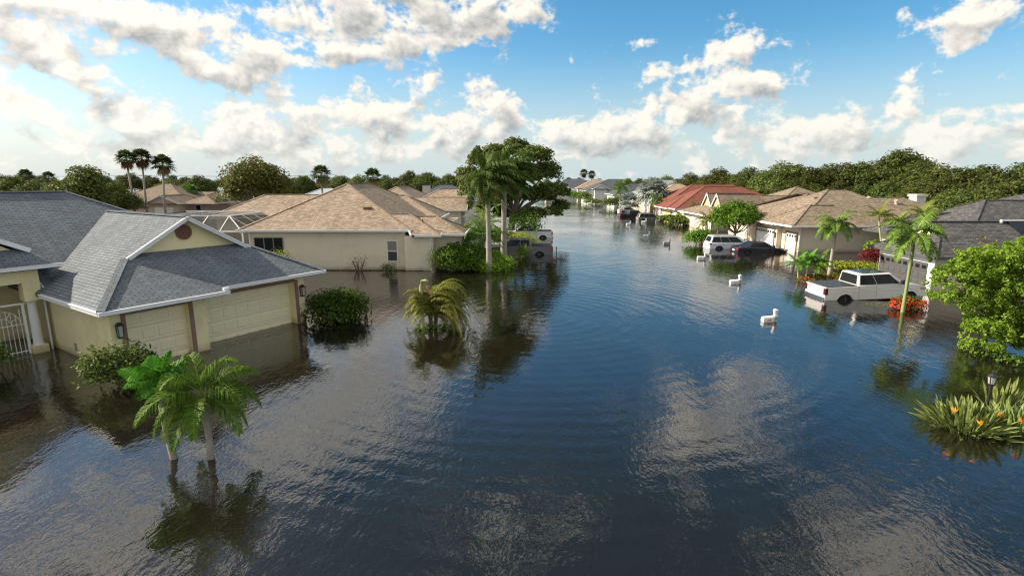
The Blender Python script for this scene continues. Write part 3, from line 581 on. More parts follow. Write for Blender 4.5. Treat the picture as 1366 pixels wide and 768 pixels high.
    # main hip roof with a notch over the porch
    ze, s = 2.53, .53; xl, xr, yf, yb = -14, 11.0, 5.86, 20.54; yr = 13.2; zr = ze + s * (yr - yf); rl, rr = xl + 7.34, 3.70
    n0, n1, yn = -5.2, .30, 8.0; zn = ze + s * (yn - yf)
    b = MB(); b.poly([(n1, yf, ze), (xr, yf, ze), (rr, yr, zr), (n1, yr, zr)]); b.poly([(n0, yn, zn), (n1, yn, zn), (n1, yr, zr), (n0, yr, zr)])
    b.poly([(xl, yf, ze), (n0, yf, ze), (n0, yr, zr), (rl, yr, zr)]); b.poly([(xr, yb, ze), (xl, yb, ze), (rl, yr, zr), (rr, yr, zr)]); b.poly([(xr, yf, ze), (xr, yb, ze), (rr, yr, zr)]); b.poly([(xl, yb, ze), (xl, yf, ze), (rl, yr, zr)])
    b.poly([(n1, yf, ze - .17), (n1, yf, ze), (n1, yn, zn), (n1, yn, zn - .17)]); b.poly([(n1, yf, ze - .17), (xr, yf, ze - .17), (xr, yf, ze), (n1, yf, ze)]); b.poly([(n1, yf, ze - .17), (n1, yb, ze - .17), (xr, yb, ze - .17), (xr, yf, ze - .17)])
    b.poly([(xr, yf, ze - .17), (xr, yb, ze - .17), (xr, yb, ze), (xr, yf, ze)]); b.poly([(xl, yf, ze - .17), (n0, yf, ze - .17), (n0, yf, ze), (xl, yf, ze)])
    r = b.build('main_roof', 'roof_blue', p)
    c = MB(); c.bar((rl, yr, zr), (rr, yr, zr), .28, .05); c.bar((rr, yr, zr), (xr, yf, ze), .26, .05); c.build('ridge_cap', 'roof_blue', r)
    gt = MB(); gt.box(n1 - .02, yf - .11, ze - .13, .0, yf - .004, ze + .01) if False else gt.box(n1 - .11, yf - .02, ze - .16, n1 - .004, yf + .35, ze + .06); gt.build('gutter', 'trimblue', r)
    f = MB(); f.bar((n1 - .03, yf, ze - .07), (n1 - .03, yn, zn - .07), .04, .17); f.build('fascia', 'white', r)
    # porch roof: a gable over a hip skirt
    pe, px0, px1, pf = 3.65, -4.9, .9, 5.9; pc = -2.0; gy = 7.05; sl = .55
    b = MB(); zz = pe + .62; q = .8
    b.poly([(px0, pf, pe), (px1, pf, pe), (px1 - q, gy, zz), (px0 + q, gy, zz)]); zt = pe + sl * 2.9 + .18
    b.poly([(px1, pf, pe), (px1, 10.4, pe), (pc, 12.4, zt), (pc, 6.75, zt), (px1 - q, 6.75, zz - .04), (px1 - q, gy, zz)]); b.poly([(px0, pf, pe), (px0 + q, gy, zz), (px0 + q, 6.75, zz - .04), (pc, 6.75, zt), (pc, 12.4, zt), (px0, 10.4, pe)])
    b.poly([(px0, pf, pe - .17), (px0, 9.6, pe - .17), (px1, 9.6, pe - .17), (px1, pf, pe - .17)]); b.poly([(px0, pf, pe - .17), (px1, pf, pe - .17), (px1, pf, pe), (px0, pf, pe)]); b.poly([(px1, pf, pe - .17), (px1, 10.4, pe - .17), (px1, 10.4, pe), (px1, pf, pe)])
    r = b.build('porch_roof', 'roof_blue', p)
    gt = MB(); gt.box(px0, pf - .11, pe - .13, px1 + .05, pf - .004, pe + .01).box(px0, pf - .13, pe - .02, px1 + .06, pf - .105, pe + .016); gt.build('gutter', 'trimblue', r)
    k = MB(); k.bar((px1 - q + .12, 6.72, zz - .09), (pc, 6.72, zt - .07), .05, .18); k.bar((px0 + q - .12, 6.72, zz - .09), (pc, 6.72, zt - .07), .05, .18); k.build('rake_board', 'trimblue', r)
    gw = MB(); gw.poly([(px0 + q, 7.0, zz - .3), (px1 - q, 7.0, zz - .3), (pc, 7.0, zt - .1)]); gw.poly([(px0 + q, 7.1, zz - .3), (px1 - q, 7.1, zz - .3), (pc, 7.1, zt - .1)]); gw.build('gable_wall', 'yellow', r)
    # porch column, beam, gate
    b = MB(); b.box(-.36, 6.22, 2.2, .2, 6.78, 3.48); b.box(-5, 6.24, 2.95, -.36, 6.76, 3.48); b.build('porch_beam', 'yellow', p)
    b = MB(); b.lathe([(.20, .3), (.18, .36), (.165, .5), (.15, 2.05), (.17, 2.12), (.19, 2.2)], (-.1, 6.5, 0), 24); b.build('porch_column', 'white', p, smooth=False)
    b = MB(); b.box(-.36, 6.24, -.85, .16, 6.76, .32); b.build('column_base', 'yellow', p, bevel=.02)
    b = MB(); b.box(.30, 6.52, -.85, .36, 6.58, 2.36); b.build('screen_post', 'white', p)
    gx0, gx1, gy_ = -1.75, -.42, 6.6
    b = MB(); b.box(-3.5, gy_ - .03, 2.05, -.28, gy_ + .03, 2.12); b.box(gx1, gy_ - .03, -.85, gx1 + .09, gy_ + .03, 2.05); b.box(gx0 - .09, gy_ - .03, -.85, gx0, gy_ + .03, 2.05); b.build('gate_frame', 'white', p)
    b = MB(); xc = (gx0 + gx1) / 2; w2 = (gx1 - gx0) / 2 - .03
    b.bar((gx0, gy_, .12), (gx1, gy_, .12), .03, .04); b.bar((gx0, gy_, 1.25), (gx1, gy_, 1.25), .025, .03)
    for i in range(9):
        x = gx0 + .09 + i * (gx1 - gx0 - .18) / 8; f = abs(x - xc) / w2; b.bar((x, gy_, -.5), (x, gy_, 1.25 + (.62 if i in (0, 8) else .6 * max(0, 1 - f * f) ** .5)), .02, .02)
    for rr_ in (.58, .30):
        pr = [(xc + rr_ * math.cos(a), gy_, 1.25 + rr_ * 1.05 * math.sin(a)) for a in np.linspace(0, math.pi, 13)]; b.tube(pr, .014, 5)
    for a in (.5, 1.05, 1.57, 2.1, 2.64): b.bar((xc + .30 * math.cos(a), gy_, 1.25 + .31 * math.sin(a)), (xc + .58 * math.cos(a), gy_, 1.25 + .6 * math.sin(a)), .02, .02)
    b.build('gate', 'white', p)
    b = MB(); b.box(-2.6, 9.5, -.85, -1.5, 9.59, 2.2); d = b.build('front_door', 'black', p)
    b = MB(); b.box(-2.3, 9.47, .3, -1.8, 9.495, 1.9); b.build('door_glass', 'glass', d)
    b = MB(); b.box(-2.72, 9.48, -.85, -2.61, 9.58, 2.3).box(-1.49, 9.48, -.85, -1.38, 9.58, 2.3).box(-2.61, 9.48, 2.21, -1.49, 9.58, 2.3); b.build('door_frame', 'bronze', p)
    b = MB(); b.box(.484, 4.35, .25, .498, 4.55, .55); b.build('outlet_box', 'bronze', p)
blue_house()

# ---- beige house across the grass, its walls are square to the street
def beige_house():
    p = thing('beige_house', 'beige stucco house with tan brown shingle roof, sliding door and single window facing the water', 'house', (-14, 42, 0), 0, None, True)
    m, wm = 'roof_brown', 'beige'
    walls(p, -20.75, 42.0, -8.4, 62, 3.06, wm); walls(p, -8.4, 41.55, -6.15, 62, 2.72, wm); walls(p, -6.15, 42.6, -4.35, 46.5, 2.72, wm); walls(p, -31, 56.3, -20.75, 63.8, 3.06, wm)
    roof_block(p, -21.35, 41.5, -7.9, 62.5, 3.2, .515, 'y', 'hh', m, name='roof')
    roof_block(p, -10.1, 41.0, -5.55, 46.6, 2.86, .515, 'x', 'vh', m, vs=2.5); roof_block(p, -8.4, 41.95, -3.75, 46.9, 2.84, .50, 'x', 'vh', m, vs=2.7)
    roof_block(p, -18, 53.4, -7.2, 61.6, 3.3, .515, 'x', 'hh', m); roof_block(p, -31.7, 55.6, -16, 64.4, 3.2, .505, 'x', 'hh', m)
    window(p, (-9.47, 42.0, 0), (1, 0, 0), .72, .70, 2.25, 'white', 'blind'); b = MB(); b.box(-9.82, 41.978, .74, -9.12, 41.992, 1.44); b.build('window_screen', 'screen', p)
    window(p, (-19.2, 42.0, 0), (1, 0, 0), 2.2, -.4, 2.52, 'bronze', 'glass', 3, name='sliding_door', rail=False)
    b = MB(); b.box(-20.3, 41.985, -.4, -19.57, 41.994, 2.5); b.build('door_curtain', 'bronze', p)
    garage_door(p, (-4.35, 44.5, 0), (0, 1, 0), 3.2, 2.1, 'white', 6, 4, True)
    d = MB(); d.box(-7.86, 40.9, 2.71, -7.5, 41.6, 2.875).bar((-7.75, 41.0, 2.82), (-8.0, 41.45, 3.13), .1, .14); d.build('gutter_return', 'trimblue', p)
    d = MB(); d.box(-6.4, 41.46, .0, -6.29, 41.545, 2.72); d.bar((-6.345, 41.44, 2.66), (-6.345, 41.0, 2.78), .08, .08); d.build('downspout', 'white', p)
    d = MB(); d.box(-20.7, 41.90, -.4, -20.59, 41.995, 3.05); d.bar((-20.65, 41.94, 2.95), (-21.2, 41.6, 2.95), .08, .08); d.build('downspout', 'white', p)
    v = MB(); v.box(-12.2, 44.2, 4.55, -11.6, 44.7, 4.82); v.build('roof_vent', 'brown', p)
    for x, y, z in ((-7.1, 42.6, 3.6), (-14.6, 49, 6.6)):
        v = MB(); v.tube([(x, y, z - .2), (x, y, z + .38)], .05, 8); v.build('vent_pipe', 'brown', p)
beige_house()

def pool_cage():
    p = thing('pool_cage', 'white framed pool screen enclosure between the yellow house and beige house', 'pool enclosure', (-27, 47.5, 0), 0, None, True)
    x0, x1, y0, y1, z1, z2, ins = -36, -24.0, 47.5, 56.0, 2.5, 3.75, 2.1
    f = MB(); w_ = .09
    P = lambda a, b_, c: (a, b_, c)
    xs = [x0 + (x1 - x0) * i / 6 for i in range(7)]; ys = [y0 + (y1 - y0) * i / 4 for i in range(5)]
    f.bar((x0, y0, z1), (x1, y0, z1), w_, .14); f.bar((x1, y0, z1), (x1, y1, z1), w_, .14); f.bar((x0, y0, .3), (x1, y0, .3), w_, w_)
    f.bar((x0 + ins, y0 + ins, z2), (x1 - ins, y0 + ins, z2), w_, w_); f.bar((x1 - ins, y0 + ins, z2), (x1 - ins, y1, z2), w_, w_); f.bar((x0 + ins, y1, z2 + .05), (x1 - ins, y1, z2 + .05), .12, .12)
    for x in xs:
        f.bar((x, y0, -.8), (x, y0, z1), w_, w_, up=(0, 1, 0)); xx = min(max(x, x0 + ins), x1 - ins); f.bar((x if x0 < x < x1 else x, y0, z1), (xx, y0 + ins, z2), .07, .07); f.bar((xx, y0 + ins, z2), (xx, y1, z2), .06, .06)
    for y in ys[1:]: f.bar((x1, y, -.8), (x1, y, z1), w_, w_, up=(0, 1, 0)); f.bar((x1, y, z1), (x1 - ins, max(y, y0 + ins), z2), .07, .07)
    f.build('frame', 'white', p)
    s = MB(); s.poly([(x0, y0 + .01, z1), (x1, y0 + .01, z1), (x1 - ins, y0 + ins, z2 - .01), (x0 + ins, y0 + ins, z2 - .01)]); s.poly([(x1 - .01, y0, z1), (x1 - .01, y1, z1), (x1 - ins, y1, z2 - .01), (x1 - ins, y0 + ins, z2 - .01)])
    s.poly([(x0 + ins, y0 + ins, z2 - .02), (x1 - ins, y0 + ins, z2 - .02), (x1 - ins, y1, z2 - .02), (x0 + ins, y1, z2 - .02)]); s.poly([(x0, y0 + .02, -.8), (x1, y0 + .02, -.8), (x1, y0 + .02, z1), (x0, y0 + .02, z1)]); s.poly([(x1 - .02, y0, -.8), (x1 - .02, y1, -.8), (x1 - .02, y1, z1), (x1 - .02, y0, z1)])
    s.build('screen', 'screen', p)
pool_cage()

def brown_house_behind():
    p = thing('brown_house', 'brown roofed house just behind the beige house with chimney-side gable end', 'house', (-15, 75, 0), 0, None, True)
    m = 'roof_brown'; walls(p, -21.8, 75.2, -7.4, 92, 3.06, 'beige'); walls(p, -12, 69.6, -6.6, 75.2, 3.06, 'beige')
    roof_block(p, -22.4, 74.6, -11.6, 94, 3.2, .52, 'y', 'hh', m); roof_block(p, -17, 69.0, -5.8, 75.2, 3.2, .5, 'x', 'hg', m); roof_block(p, -16, 80, -6.9, 89.6, 3.2, .5, 'x', 'hg', m)
brown_house_behind()
def dark_house_behind():
    p = thing('dark_roofed_house', 'dark slate roofed house with pale chimney half hidden behind the oak', 'house', (-14, 110, 0), 0, None, True)
    walls(p, -21, 105, -6, 118, 2.9, 'offwhite'); roof_block(p, -21.6, 104.4, -5.4, 118.6, 3.05, .42, 'x', 'hh', 'roof_slate', wallm='offwhite')
    b = MB(); b.box(-17.0, 103.0, -.8, -15.6, 104.3, 6.0); c = b.build('chimney', 'greige', p); b = MB(); b.box(-17.1, 102.9, 6.0, -15.5, 104.4, 6.35); b.build('chimney_cap', 'black', c)
dark_house_behind()

def grey_far_house():
    p = thing('grey_roofed_house', 'pinkish house with grey hip roof and small white gable behind the three tall palms', 'house', (-72, 106, 0), 0, None, True)
    walls(p, -78, 104, -58.5, 118, 2.6, 'pink'); roof_block(p, -78.8, 103.2, -62, 118.8, 2.75, .45, 'x', 'hh', 'roof_taupe', wallm='pink')
    roof_block(p, -68, 99.5, -61.5, 110, 2.75, .45, 'y', 'gh', 'roof_taupe', 'white', wallm='pink', ov=.3); walls(p, -67.4, 100.2, -62.1, 104, 2.6, 'pink')
    roof_block(p, -63, 101.8, -56, 112, 2.7, .4, 'x', 'hh', 'roof_taupe', wallm='pink')
    window(p, (-74.6, 104, 0), (1, 0, 0), .9, .9, 2.2, 'bronze', 'glass'); garage_door(p, (-64.7, 100.2, 0), (1, 0, 0), 3.4, 2.0, 'offwhite', 6, 4); window(p, (-60.5, 104, 0), (1, 0, 0), .9, .3, 2.2, 'white', 'glass')
grey_far_house()
def gold_far_house():
    p = thing('gold_house', 'small gold walled house with pale metal roof beyond the pool cage', 'house', (-86, 146, 0), 0, None, True)
    walls(p, -94, 143, -74, 154, 2.6, 'gold'); roof_block(p, -94.8, 142.2, -73.2, 154.8, 2.75, .42, 'x', 'hh', 'metal_roof', wallm='gold')
    for x in (-87, -83.5, -79): window(p, (x, 143, 0), (1, 0, 0), .9, .8, 2.1, 'white', 'glass')
    b = MB(); b.box(-82, 140, -.8, -70, 141, 1.2)
gold_far_house()
def blue_metal_house():
    p = thing('pale_metal_roofed_house', 'house showing only its pale blue metal roof behind the beige house', 'house', (-32, 92, 0), 0, None, True)
    walls(p, -37.5, 90, -27, 99, 3.2, 'offwhite'); roof_block(p, -38.2, 89.3, -26.3, 99.7, 3.3, .44, 'x', 'hh', 'metal_roof', wallm='offwhite')
    b = MB(); b.box(-27.2, 89.0, -.8, -26.4, 90, 6.2); b.build('chimney', 'metal_roof', p)
blue_metal_house()

# ---- right-hand side of the street
def tan_house():
    p = thing('taupe_house', 'cream house with taupe hip roof and white garage doors beside the navy sedan', 'house', (34, 52.5, 0), 0, None, True)
    m, wm = 'roof_taupe', 'cream'
    walls(p, 28.25, 52.6, 42, 64, 2.5, wm); walls(p, 27.75, 55.9, 28.25, 68.5, 2.5, wm); walls(p, 36.2, 52.9, 44.6, 62, 2.52, wm) if False else walls(p, 42, 53.3, 46.2, 62, 2.5, wm)
    roof_block(p, 27.5, 52.05, 42.5, 65.3, 2.67, .50, 'x', 'hh', m, 'white'); roof_block(p, 32, 52.5, 46.5, 62.6, 2.72, .49, 'x', 'vh', m, 'white', vs=10)
    roof_block(p, 26.9, 55.2, 40, 69.4, 2.62, .405, 'x', 'hh', m, 'white'); roof_block(p, 27.0, 51.65, 36, 58.2, 2.65, .56, 'x', 'hh', m, 'white')
    garage_door(p, (28.25, 53.85, 0), (0, -1, 0), 2.0, 1.75, 'white', 4, 4, True, casing='mauve'); garage_door(p, (27.75, 58.5, 0), (0, -1, 0), 4.1, 1.85, 'white', 8, 4, True, casing='mauve')
    wall_lantern(p, (28.25, 52.75, 1.1), (0, -1, 0)); wall_lantern(p, (27.75, 56.15, 1.1), (0, -1, 0))
    window(p, (43.1, 53.3, 0), (1, 0, 0), 1.15, .9, 2.3, 'bronze', 'blind')
    d = MB(); d.box(28.3, 52.50, -.4, 28.42, 52.595, 2.45); d.build('downspout', 'white', p)
    b = MB(); b.box(40.6, 51.7, -.85, 40.72, 52.6, 1.5); b.build('side_screen', 'mauve', p)
    b = MB(); b.box(39.3, 52.3, .55, 39.9, 52.595, 1.2).box(39.0, 52.4, .9, 39.25, 52.595, 1.3); b.build('meter_box', 'greige', p)
    b = MB(); b.box(44.3, 59.2, 2.0, 45.35, 60.4, 5.2); c = b.build('chimney', 'offwhite', p, bevel=.03); b = MB(); b.box(44.2, 59.1, 5.2, 45.45, 60.5, 5.45); b.build('chimney_cap', 'offwhite', c)
    for x, y, z in ((37.6, 57.0, 5.0), (40.0, 56.2, 4.7)):
        b = MB(); b.lathe([(.16, -.3), (.16, .12), (.24, .14), (.24, .2), (.05, .3)], (x, y, z), 12); b.build('roof_vent', 'pink', p)
tan_house()
def grey_house():
    p = thing('charcoal_roofed_house', 'cream house with charcoal shingle roof, grey garage door and solar panels beside the white pickup', 'house', (30, 36, 0), 0, None, True)
    m, wm = 'roof_grey', 'cream'
    walls(p, 26.75, 33.35, 60, 38.5, 2.2, wm); walls(p, 32.5, 38.5, 60, 47, 2.5, wm)
    # front wing: skirt, gable, long ridge
    ze, sl, y0, y1, xe, xg = 2.32, .635, 32.8, 39.0, 26.2, 27.5; yc = 35.9; zr = ze + sl * 3.1; zg = 3.45; k = (zg - ze) / sl
    b = MB(); b.poly([(xe, y1, ze), (xe, y0, ze), (xg + .25, y0 + k, zg), (xg + .25, y1 - k, zg)]); b.poly([(xe, y0, ze), (62, y0, ze), (62, yc, zr), (xg, yc, zr), (xg, y0 + k - .12, zg - .08), (xg + .25, y0 + k, zg)]); b.poly([(62, y1, ze), (xe, y1, ze), (xg + .25, y1 - k, zg), (xg, y1 - k + .12, zg - .08), (xg, yc, zr), (62, yc, zr)])
    b.poly([(xe, y0, ze - .17), (xe, y1, ze - .17), (62, y1, ze - .17), (62, y0, ze - .17)]); b.poly([(xe, y0, ze - .17), (62, y0, ze - .17), (62, y0, ze), (xe, y0, ze)]); b.poly([(xe, y1, ze - .17), (xe, y0, ze - .17), (xe, y0, ze), (xe, y1, ze)])
    r = b.build('roof', m, p); c = MB(); c.bar((xg, yc, zr), (62, yc, zr), .28, .06); c.bar((xe, y0, ze), (xg + .1, y0 + k, zg), .26, .05); c.build('ridge_cap', m, r)
    g_ = MB(); g_.poly([(xg + .24, y0 + k - .1, zg - .1), (xg + .24, y1 - k + .1, zg - .1), (xg + .24, yc, zr - .06)]); g_.poly([(xg + .3, y0 + k - .1, zg - .1), (xg + .3, y1 - k + .1, zg - .1), (xg + .3, yc, zr - .06)]); g_.build('gable_wall', 'yellow', r)
    k_ = MB(); k_.bar((xg - .02, y0 + k - .25, zg - .2), (xg - .02, yc, zr - .08), .05, .2); k_.bar((xg - .02, y1 - k + .25, zg - .2), (xg - .02, yc, zr - .08), .05, .2); k_.build('rake_board', 'charcoal', r)
    gt = MB(); gt.box(xe - .1, y0 - .1, ze - .14, xe - .004, y1, ze + .01).box(xe, y0 - .1, ze - .14, 62, y0 - .004, ze + .01); gt.build('gutter', 'charcoal', r)
    garage_door(p, (26.75, 36.15, 0), (0, -1, 0), 4.5, 1.75, 'charcoal', 8, 4, True); b = MB(); b.box(26.69, 33.6, 1.78, 26.745, 38.5, 2.14); b.build('door_trim', 'white', p)
    b = MB(); b.box(26.66, 33.30, -.85, 26.745, 33.8, 2.14); b.build('door_trim', 'white', p)
    roof_block(p, 31.6, 37, 62, 48, 2.7, .5, 'x', 'hh', m, 'charcoal'); roof_block(p, 35.5, 35.5, 66, 53, 2.7, .42, 'x', 'hh', m, 'charcoal')
    n = Vector((0, -sl, 1)).normalized(); up = Vector((0, 1, sl)).normalized()
    for i, x in enumerate((33.0, 35.3)):
        b = MB(); o = Vector((x, 33.75, ze + sl * .95)) + n * .06
        for j in range(2):
            q = o + up * (1.22 * j); v = [q + Vector((a, 0, 0)) + up * c_ + n * h for h in (0, .04) for a, c_ in ((0, 0), (1.95, 0), (1.95, 1.18), (0, 1.18))]; b.solid(v, [(0, 3, 2, 1), (4, 5, 6, 7), (0, 1, 5, 4), (1, 2, 6, 5), (2, 3, 7, 6), (3, 0, 4, 7)])
        b.build('solar_panel', 'solar', r)
    b = MB(); b.tube([(32.6, 35.72, zr + .05), (44, 35.72, zr + .05)], .05, 8); b.lathe([(.09, -.08), (.09, .12)], (32.6, 35.72, zr), 10); b.build('water_pipe', 'white', r)
    b = MB(); b.lathe([(.12, -.2), (.12, .05), (.08, .12)], (35.2, 38.3, 3.85), 12); b.build('roof_vent', 'white', r)
grey_house()
def gabled_house():
    p = thing('twin_gable_house', 'tan house with taupe roof and two small pointed gables above its garage', 'house', (32, 74, 0), 0, None, True)
    m, wm = 'roof_taupe', 'gold'
    walls(p, 27.4, 73.8, 48, 88, 2.05, 'cream'); roof_block(p, 26.6, 73.0, 50, 86, 2.22, .39, 'x', 'hh', m, 'white'); roof_block(p, 36, 76, 52, 92, 2.3, .46, 'x', 'hh', m, 'white')
    for yc in (76.0, 79.8): roof_block(p, 28.7, yc - 1.85, 36, yc + 1.85, 3.25, 1.0, 'x', 'gh', m, 'white', False, 'gold', ov=.22, name='gable')
    garage_door(p, (27.4, 79.3, 0), (0, -1, 0), 4.4, 1.6, 'cream', 8, 4, casing='white'); garage_door(p, (27.4, 75.4, 0), (0, -1, 0), 2.0, 1.6, 'cream', 4, 4, casing='white')
gabled_house()
def red_house():
    p = thing('red_roofed_house', 'cream house with brick red shingle roof on the far right of the street', 'house', (34, 94, 0), 0, None, True)
    m = 'roof_red'; walls(p, 29.2, 94.4, 52, 107, 1.9, 'cream'); walls(p, 31, 107, 52, 120, 2.4, 'cream')
    roof_block(p, 28.3, 93.5, 50, 108.5, 2.05, .5, 'x', 'hh', m, 'white'); roof_block(p, 28.0, 97.5, 40, 105.5, 2.0, .5, 'x', 'hh', m, 'white'); roof_block(p, 30.4, 106, 53, 120.6, 2.6, .48, 'x', 'hh', m, 'white')
    garage_door(p, (29.2, 101, 0), (0, -1, 0), 4.2, 1.5, 'gold', 8, 4, casing='white'); window(p, (29.2, 105.3, 0), (0, -1, 0), .9, .4, 1.5, 'white', 'glass')
    wall_lantern(p, (29.2, 98.4, .9), (0, -1, 0))
red_house()
def far_house(name, label, x0, y0, x1, y1, ze, sl, m, wm, axis='x', ends='hh', gar=None, win=()):
    p = thing(name, label, 'house', ((x0 + x1) / 2, y0, 0), 0, None, True)
    walls(p, x0 + .6, y0 + .6, x1 - .6, y1 - .6, ze - .14, wm); roof_block(p, x0, y0, x1, y1, ze, sl, axis, ends, m, 'white', wallm=wm)
    if gar: garage_door(p, (x0 + .6, gar, 0), (0, -1, 0), 4.4, min(2.0, ze - .4), 'white', 8, 4, casing='white')
    for x in win: window(p, (x, y0 + .6, 0), (1, 0, 0), 1.0, .6, min(2.0, ze - .5), 'white', 'glass')
    return p
h = far_house('sand_roofed_house', 'pinkish house with sand coloured roof behind the silver palm', 31, 122, 48, 138, 2.6, .44, 'roof_sand', 'pink', 'x', 'hh', 127, (33.5,))
far_house('pale_grey_roofed_house', 'house with pale grey shingle roof rising behind the red roofs', 33.5, 142, 56, 158, 3.0, .5, 'roof_pale', 'greige')
h = far_house('mint_house', 'mint green house with slate roof past the flooded silver hatchback', 29.5, 158, 46, 172, 2.8, .45, 'roof_slate', 'mint', 'x', 'hh', 161.5, (31.2, 33))
h = far_house('white_gabled_house', 'white house with slate roof and a tall entry gable at the street end', 25.5, 186, 50, 204, 3.3, .44, 'roof_slate', 'offwhite', 'x', 'hh', 196, (29, 33, 38))
roof_block(h, 27.5, 183.5, 33, 193, 4.0, .55, 'y', 'gh', 'roof_slate', 'white', wallm='offwhite', ov=.3, name='entry_gable'); walls(h, 28.1, 184.1, 32.4, 187, 3.9, 'offwhite', 'entry_wall')
far_house('brown_far_house', 'house with a low brown roof beyond the white gabled house', 27, 226, 46, 242, 3.6, .45, 'roof_brown', 'cream')
far_house('slate_roofed_house', 'dark slate roofed house at the far end left of the street', 16, 232, 40, 250, 3.4, .45, 'roof_slate', 'offwhite')
far_house('pale_slate_house', 'pale grey house with blue slate roof at the left end of the far waterline', 13, 214, 25.5, 226, 2.9, .45, 'roof_pale', 'offwhite', 'x', 'hh', None, (17, 20))

# ================================================================== VEHICLES (local x runs from tail to nose, y to the left, z up from the tyres)
def frustum(b, x0, x1, y, z0, X0, X1, Y, z1):
    v = [(x0, -y, z0), (x1, -y, z0), (x1, y, z0), (x0, y, z0), (X0, -Y, z1), (X1, -Y, z1), (X1, Y, z1), (X0, Y, z1)]
    b.solid(v, [(0, 3, 2, 1), (4, 5, 6, 7), (0, 1, 5, 4), (1, 2, 6, 5), (2, 3, 7, 6), (3, 0, 4, 7)]); return v
def on_face(b, q, u0, u1, v0, v1, off=.008, th=.006):
    q = [Vector(a) for a in q]; L = lambda u, v: (q[0].lerp(q[1], u)).lerp(q[3].lerp(q[2], u), v)
    n = (q[1] - q[0]).cross(q[3] - q[0]).normalized(); c = [L(u, v) for u, v in ((u0, v0), (u1, v0), (u1, v1), (u0, v1))]
    b.solid([p + n * d for d in (-.02, off) for p in c], [(0, 3, 2, 1), (4, 5, 6, 7), (0, 1, 5, 4), (1, 2, 6, 5), (2, 3, 7, 6), (3, 0, 4, 7)])
def vehicle(name, label, cat, loc, rot, paint, L, W, prof, wheels, cab, bottom=.35, wr=.34, windows=(), z=-.45, tail=(.75, 1.0), bed=None, roof_rack=False, sunroof=False, cover=None, rear_glass=(.12, .88, .15, .85), group=None, lamp='red_lamp', lift=0.0, door_lines=()):
    p = thing(name, label, cat, (loc[0], loc[1], z), rot, group)
    hw = W / 2; arch = wr + .09; pts = list(prof)                       # prof: tail to nose over the top
    low = [(L - .04, bottom)]
    for wx in sorted(wheels, reverse=True):
        dz = bottom - wr; a0 = math.asin(max(-1, min(1, dz / arch)))
        low += [(wx + arch * math.cos(t), wr + arch * math.sin(t)) for t in np.linspace(a0, math.pi - a0, 13)]
    low += [(.04, bottom)]
    poly = pts + low; n = len(poly); b = MB(); v = []
    for y, k in ((-hw, 1), (hw, 1)): v += [(x, y, z_) for x, z_ in poly]
    b.solid(v, [tuple(range(n)), tuple(range(n, 2 * n))[::-1]] + [(i, i + n, (i + 1) % n + n, (i + 1) % n) for i in range(n)])
    b.build('body', paint, p, bevel=.075, seg=4, smooth=True)
    x0, x1, y, z0, X0, X1, Y, z1 = cab
    b = MB(); q = frustum(b, *cab); b.build('cabin', paint, p, bevel=.10, seg=4, smooth=True)
    R_, Lf, Fr, Re = [q[0], q[1], q[5], q[4]], [q[2], q[3], q[7], q[6]], [q[1], q[2], q[6], q[5]], [q[3], q[0], q[4], q[7]]
    for (u0, u1, v0, v1) in windows:
        for face, fl in ((R_, 0), (Lf, 1)):
            g_ = MB(); on_face(g_, face, (1 - u1) if fl else u0, (1 - u0) if fl else u1, v0, v1); g_.build('side_window', 'glass', p)
    g_ = MB(); on_face(g_, Fr, .08, .92, .10, .90); g_.build('windshield', 'glass', p)
    g_ = MB(); on_face(g_, Re, *rear_glass); g_.build('rear_window', 'glass', p)
    sill = MB()
    for s_ in (-1, 1): yy = sorted((s_ * (hw - .06), s_ * (hw + .012))); sill.box(wheels[0] + arch + .08, yy[0], bottom - .015, wheels[1] - arch - .08, yy[1], bottom + .10)
    sill.build('door_sill', 'black' if bed is None else paint, p)
    well = MB()
    for wx in wheels: well.box(wx - arch - .03, -hw + .12, bottom - .02, wx + arch + .03, hw - .12, wr + arch + .03)
    well.build('wheel_well', 'black', p)
    for wx in wheels:
        for s_ in (-1, 1):
            lip = MB(); a0 = math.asin(max(-1, min(1, (bottom + .05 - wr) / arch))); ts = np.linspace(a0, math.pi - a0, 15); y0_, y1_ = sorted((s_ * (hw - .05), s_ * (hw + .022)))
            for t0, t1 in zip(ts[:-1], ts[1:]):
                v = [(wx + q_ * math.cos(t), yy_, wr + q_ * math.sin(t)) for yy_ in (y0_, y1_) for t, q_ in ((t0, arch - .005), (t0, arch + .035), (t1, arch + .035), (t1, arch - .005))]
                lip.solid(v, [(0, 3, 2, 1), (4, 5, 6, 7), (0, 1, 5, 4), (1, 2, 6, 5), (2, 3, 7, 6), (3, 0, 4, 7)])
            lip.build('wheel_arch', paint, p)
            yo = s_ * (hw - .04); yi = s_ * (hw - .27); t = MB()
            t.lathe([(wr * .62, yi), (wr * .93, yi), (wr, yi + s_ * .05), (wr, yo - s_ * .05), (wr * .93, yo), (wr * .62, yo)], (wx, 0, wr), 28, 'y'); wo = t.build('wheel', 'rubber', p)
            r_ = MB(); r_.lathe([(wr * .63, yo - s_ * .10), (wr * .63, yo - s_ * .015), (wr * .54, yo - s_ * .02), (wr * .50, yo - s_ * .07), (wr * .2, yo - s_ * .06), (wr * .17, yo - s_ * .01), (.01, yo - s_ * .01)], (wx, 0, wr), 20, 'y')
            for a in range(5): r_.bar((wx, yo - s_ * .035, wr), (wx + math.cos(a * 1.2566) * wr * .58, yo - s_ * .035, wr + math.sin(a * 1.2566) * wr * .58), .05, .09, up=(0, 1, 0))
            r_.build('rim', 'alloy', wo)
